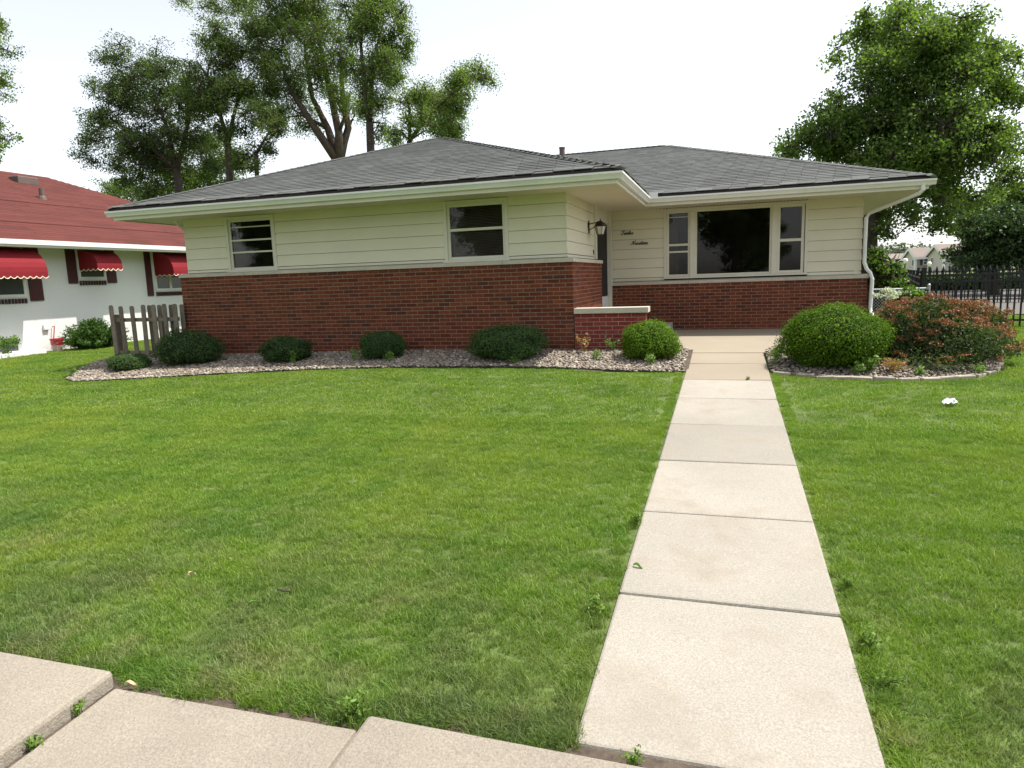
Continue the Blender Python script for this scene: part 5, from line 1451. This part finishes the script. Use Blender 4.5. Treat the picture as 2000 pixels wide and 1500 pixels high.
def far_house(label, px0, px1, pye, pyr, Y, depth, mat, gable=True, wins=(), dx=0):
    """gable end faces the viewer when gable, else the eave side"""
    a = at_y(px0, pye, Y); b = at_y(px1, pye, Y); r = at_y((px0 + px1) / 2, pyr, Y)
    x0, x1, ze, zr = a[0], b[0], (a[2] + b[2]) / 2, r[2]
    h = empty('far_house', ((x0 + x1) / 2, Y, .3), label, 'house', 'far beige houses')
    m = MB().box(x0, x1, Y, Y + depth, .2, ze)
    if gable: m.prism([(x0, ze), (x1, ze), ((x0 + x1) / 2, zr)], 1, Y, Y + depth)
    m.build('wall', mat, h)
    t = .25; o = .5
    rf = MB()
    if gable:
        xm = (x0 + x1) / 2; s = (zr - ze) / (xm - x0)
        for sg in (-1, 1):
            e = xm + sg * (xm - x0 + o)
            V = [(e, Y - o, ze - s * o + .04), (xm, Y - o, zr + .04), (xm, Y + depth, zr + .04), (e, Y + depth, ze - s * o + .04)]
            V += [(v[0], v[1], v[2] + t) for v in V]
            rf.add(V, [(0, 1, 2, 3), (7, 6, 5, 4), (0, 4, 5, 1), (1, 5, 6, 2), (2, 6, 7, 3), (3, 7, 4, 0)])
        fb = MB()
        for sg in (-1, 1):
            e = xm + sg * (xm - x0 + o)
            fb.add([(e, Y - o - .03, ze - s * o - .12), (xm, Y - o - .03, zr - .12), (xm, Y - o - .03, zr + .3), (e, Y - o - .03, ze - s * o + .3)], [(0, 1, 2, 3)])
        fb.build('barge_board', M['white_paint'], h)
    else:
        rf.add([(x0 - o, Y - o, ze), (x1 + o, Y - o, ze), (x1 + o, Y + depth / 2, zr), (x0 - o, Y + depth / 2, zr), (x1 + o, Y + depth + o, ze), (x0 - o, Y + depth + o, ze)], [(0, 1, 2, 3), (3, 2, 4, 5), (0, 5, 4, 1)])
        MB().box(x0 - o, x1 + o, Y - o - .03, Y - o, ze - .15, ze + .2).build('fascia', M['white_paint'], h)
    rf.build('roof', M['brownroof'], h)
    for (wx0, wx1, wy0, wy1, shut) in wins:
        p0 = at_y(wx0, wy1, Y); p1 = at_y(wx1, wy0, Y)
        w = MB().box(p0[0], p1[0], Y - .1, Y - .02, p0[2], p1[2]).build('window', M['white_paint'], h)
        fr = (p1[0] - p0[0]) * .14; zm = (p0[2] + p1[2]) / 2
        MB().box(p0[0] + fr, p1[0] - fr, Y - .14, Y - .11, p0[2] + fr, zm - fr / 2).build('pane', M['pane'], w)
        MB().box(p0[0] + fr, p1[0] - fr, Y - .14, Y - .11, zm + fr / 2, p1[2] - fr).build('pane', M['pane'], w)
        if shut:
            sw = (p1[0] - p0[0]) * .42
            MB().box(p0[0] - sw - .05, p0[0] - .05, Y - .09, Y - .02, p0[2], p1[2]).build('shutter', M['navy'], h)
            MB().box(p1[0] + .05, p1[0] + sw + .05, Y - .09, Y - .02, p0[2], p1[2]).build('shutter', M['navy'], h)
    return h
def corner_house(label, pa, pb, pc, pye, pyr, Y, front, side, swin, fwin):
    """house seen at its corner: gable front to the left, long side with a window to the right"""
    B = at_y(pb, pye, Y); L = (B - CAM) @ FW / F_PX
    be = math.atan2(B[0], B[1]); e = Vector((math.cos(be), -math.sin(be), 0)); d = Vector((math.sin(be), math.cos(be), 0))
    u = -e * .5 + d * .866; v = e * .866 + d * .5
    w = (pb - pa) * L / .5; l = (pc - pb) * L / .866
    ze = B[2]; zr = ze + (pye - pyr) * L; o = Vector((B[0], B[1], 0))
    h = empty('far_house', (B[0], B[1], .3), label, 'house', 'far beige houses')
    def P(a, b, z): q = o + u * a + v * b; return (q.x, q.y, z)
    n1 = -v; n2 = -u
    MB().add([P(0, 0, .2), P(w, 0, .2), P(w, 0, ze), P(w / 2, 0, zr), P(0, 0, ze)], [(0, 1, 2, 3, 4)]).build('gable_wall', front, h)
    MB().add([P(0, 0, .2), P(0, l, .2), P(0, l, ze), P(0, 0, ze)], [(0, 1, 2, 3)]).add([P(w, 0, .2), P(w, l, .2), P(w, l, ze), P(w, 0, ze)], [(0, 1, 2, 3)]).add([P(0, l, .2), P(w, l, .2), P(w, l, ze), P(w / 2, l, zr), P(0, l, ze)], [(0, 1, 2, 3, 4)]).build('side_wall', side, h)
    r = MB(); t = .22; k = (zr - ze) / (w / 2); ov_ = .35
    for (a0, a1) in ((-ov_, w / 2), (w + ov_, w / 2)):
        V = [P(a0, -.35, ze - k * ov_ + .05), P(a1, -.35, zr + .05), P(a1, l + .3, zr + .05), P(a0, l + .3, ze - k * ov_ + .05)]
        V += [(q[0], q[1], q[2] + t) for q in V]
        r.add(V, [(0, 1, 2, 3), (7, 6, 5, 4), (0, 4, 5, 1), (1, 5, 6, 2), (2, 6, 7, 3), (3, 7, 4, 0)])
    r.build('roof', M['brownroof'], h)
    bb = MB()
    for (a0, a1) in ((-ov_, w / 2), (w + ov_, w / 2)):
        bb.add([P(a0, -.38, ze - k * ov_ - .18), P(a1, -.38, zr - .18), P(a1, -.38, zr + .3), P(a0, -.38, ze - k * ov_ + .3)], [(0, 1, 2, 3)])
    bb.build('barge_board', M['white_paint'], h)
    MB().add([P(-ov_ - .03, -.35, ze - k * ov_ - .12), P(-ov_ - .03, l + .3, ze - k * ov_ - .12), P(-ov_ - .03, l + .3, ze - k * ov_ + .25), P(-ov_ - .03, -.35, ze - k * ov_ + .25)], [(0, 1, 2, 3)]).build('fascia', M['white_paint'], h)
    MB().add([P(-.05, -.05, .2), P(-.05, .22, .2), P(-.05, .22, ze - .1), P(-.05, -.05, ze - .1), P(.3, -.05, .2), P(.3, -.05, ze - .1)], [(0, 1, 2, 3), (0, 3, 5, 4)]).build('corner_board', M['white_paint'], h)
    if swin:
        b0, b1 = (swin[0] - pb) * L / .866, (swin[1] - pb) * L / .866; z0, z1 = ze - (swin[3] - pye) * L, ze - (swin[2] - pye) * L
        def sb(x, b0, b1, z0, z1): return MB().add([P(-x, b0, z0), P(-x, b1, z0), P(-x, b1, z1), P(-x, b0, z1)], [(0, 1, 2, 3)])
        wd = sb(.05, b0, b1, z0, z1).build('window', M['white_paint'], h); f_ = (b1 - b0) * .16; zm = (z0 + z1) / 2
        sb(.08, b0 + f_, b1 - f_, z0 + f_, zm - f_ / 2).build('pane', M['pane'], wd); sb(.08, b0 + f_, b1 - f_, zm + f_ / 2, z1 - f_).build('pane', M['pane'], wd)
        sw = (b1 - b0) * .45
        sb(.06, b0 - sw - .06, b0 - .06, z0, z1).build('shutter', M['navy'], h); sb(.06, b1 + .06, b1 + sw + .06, z0, z1).build('shutter', M['navy'], h)
    if fwin:
        a0, a1 = (pb - fwin[1]) * L / .5, (pb - fwin[0]) * L / .5; z0, z1 = ze - (fwin[3] - pye) * L, ze - (fwin[2] - pye) * L
        wd = MB().add([P(a0, -.05, z0), P(a1, -.05, z0), P(a1, -.05, z1), P(a0, -.05, z1)], [(0, 1, 2, 3)]).build('window', M['white_paint'], h)
        q = (a1 - a0) * .2
        MB().add([P(a0 + q, -.08, z0 + .12), P(a1 - q, -.08, z0 + .12), P(a1 - q, -.08, z1 - .12), P(a0 + q, -.08, z1 - .12)], [(0, 1, 2, 3)]).build('pane', M['pane'], wd)
    return h
corner_house('beige house with a navy-shuttered white window on its taupe side', 1769, 1788.5, 1818, 502, 487, 125, M['beige'], M['taupe'], (1801, 1810.5, 504.5, 518), (1783, 1786.5, 506, 520))
corner_house('taller beige gabled house partly behind the dark tree', 1816, 1844, 1885, 498, 479.5, 120, M['beige'], M['taupe'], None, (1822, 1826.5, 501, 517))
far_house('far beige house with brown roof behind the side shrub', 1748, 1775, 509, 494, 150, 10, M['beige'], False)
far_house('farthest tan house low behind the side shrub', 1708, 1745, 507, 497, 170, 10, M['beige'], False)
C = []
for i in range(90):
    px = 1690 + i * 4.2 + random.uniform(-3, 3); c = at_y(px, 498 + 4 * math.sin(i * .7) + random.uniform(-4, 4), 230)
    C.append(c + rng.normal(size=(150, 3)) * np.array([1.6, 1.6, 1.4]) - np.array([0, 0, .8]))
fw = leaves(np.concatenate(C), 0, .9, 'far_wood', M['farwood'], None, up=.3, aspect=.8)
tag(fw, 'hazy line of far trees on the horizon', 'trees', kind='stuff')
# dark hedge at the foot of the far fence
hp0 = np.array([fx + .8, 40.0, .4])
hedge = empty('low_hedge', tuple(hp0), 'long dark hedge seen through the iron fence', 'hedge')
C = np.column_stack([rng.uniform(0, 24, 26000), rng.uniform(-.5, .5, 26000), rng.uniform(0, .85, 26000)]) + hp0
leaves(C, 0, .13, 'foliage', M['darktree'], hedge, up=.3, aspect=.7)
MB().box(hp0[0] + .2, hp0[0] + 23.8, 39.7, 40.3, .35, 1.1).build('dark_core', M['core'], hedge)  # dark solid box added inside the hedge leaves as filler

# ------------------------------------------------------------------ litter on lawn and walk
lx0, ly0 = 2.203, 7.972; lz0 = zg(lx0, ly0) + .025
b = MB(); nn = 7
V = [(lx0 + .055 * (i - 3) / 3 * 1.3 + random.uniform(-.012, .012), ly0 + .05 * (j - 3) / 3 + random.uniform(-.012, .012), lz0 + .045 * max(0, 1 - ((i - 3) ** 2 + (j - 3) ** 2) / 11) + random.uniform(-.014, .014)) for j in range(nn) for i in range(nn)]
b.add(V, [(j * nn + i, j * nn + i + 1, (j + 1) * nn + i + 1, (j + 1) * nn + i) for j in range(nn - 1) for i in range(nn - 1)])
o = b.build('crumpled_paper', M['paper'], base=(lx0, ly0, lz0)); tag(o, 'crumpled white paper lying on the right lawn', 'litter')
def fallen(x, y, z, s, mat, label):
    b = MB(); a = random.uniform(0, 6.28); V = []
    for i in range(6):
        t = i / 5 - .5; w = s * .32 * math.cos(t * 2.9)
        for sg in (-1, 0, 1):
            u, v = t * s * 2, w * sg
            V.append((x + u * math.cos(a) - v * math.sin(a), y + u * math.sin(a) + v * math.cos(a), z + .012 * abs(sg) + .01 * math.sin(i)))
    b.add(V, [(i * 3 + k, i * 3 + k + 1, i * 3 + k + 4, i * 3 + k + 3) for i in range(5) for k in range(2)])
    tag(b.build('fallen_leaf', mat, base=(x, y, z)), label, 'leaf', 'fallen leaves')
fallen(-2.887, 3.306, zg(-2.9, 3.3) + .032, .016, M['dryleaf'], 'small pale leaf farther up the left lawn')
fallen(-2.989, 3.092, zg(-3, 3.1) + .032, .024, M['dryleaf'], 'cream leaf on the near left lawn')
fallen(-2.392, 2.877, zg(-2.4, 2.9) + .032, .035, M['weed'], 'pale green leaf lying near the dark twig')
fallen(-.464, 3.73, zwalk(0, 3.73) + .006, .03, M['weed'], 'green leaf lying on the walk')
fallen(-2.50, 2.17, .128, .03, M['dryleaf'], 'tan leaf at the corner of the raised pavement slab')
fallen(-9.9, 8.3, zg(-9.9, 8.3) + .04, .04, M['dryleaf'], 'pale leaf on the lawn near the picket fence')
b = MB().tube([(-2.37, 3.05, zg(-2.3, 3) + .03), (-2.32, 3.03, zg(-2.3, 3) + .036), (-2.27, 3.035, zg(-2.3, 3) + .035)], .005, 5)
tag(b.build('twig', M['bark'], base=(-2.3, 3.03, zg(-2.3, 3))), 'short dark twig lying in the lawn', 'twig')

# ------------------------------------------------------------------ unseen trees added behind the camera to darken the window reflections
GB = 'unseen trees added behind the camera'
for k, (x, y, sc, rz_) in enumerate(((-34, -24, 1.25, .4), (-24, -27, 1.1, 2.2), (-14, -23, 1.3, 3.9), (0.6, -22, 1.2, 5.1), (9, -25, 1.2, 1.3), (16, -27, 1.3, 2.9), (27, -24, 1.15, 4.4), (38, -26, 1.25, .9))):
    r = maple.copy(); COL.objects.link(r); r.location = (x, y, -1.2); r.rotation_euler = (0, 0, rz_); r.scale = (sc, sc, sc * 1.05)
    r.name = 'reflection_tree'
    tag(r, 'unseen leafy tree added behind the camera for the window reflections', 'tree', GB)
    for c_ in maple.children:
        c2 = c_.copy(); COL.objects.link(c2); c2.parent = r
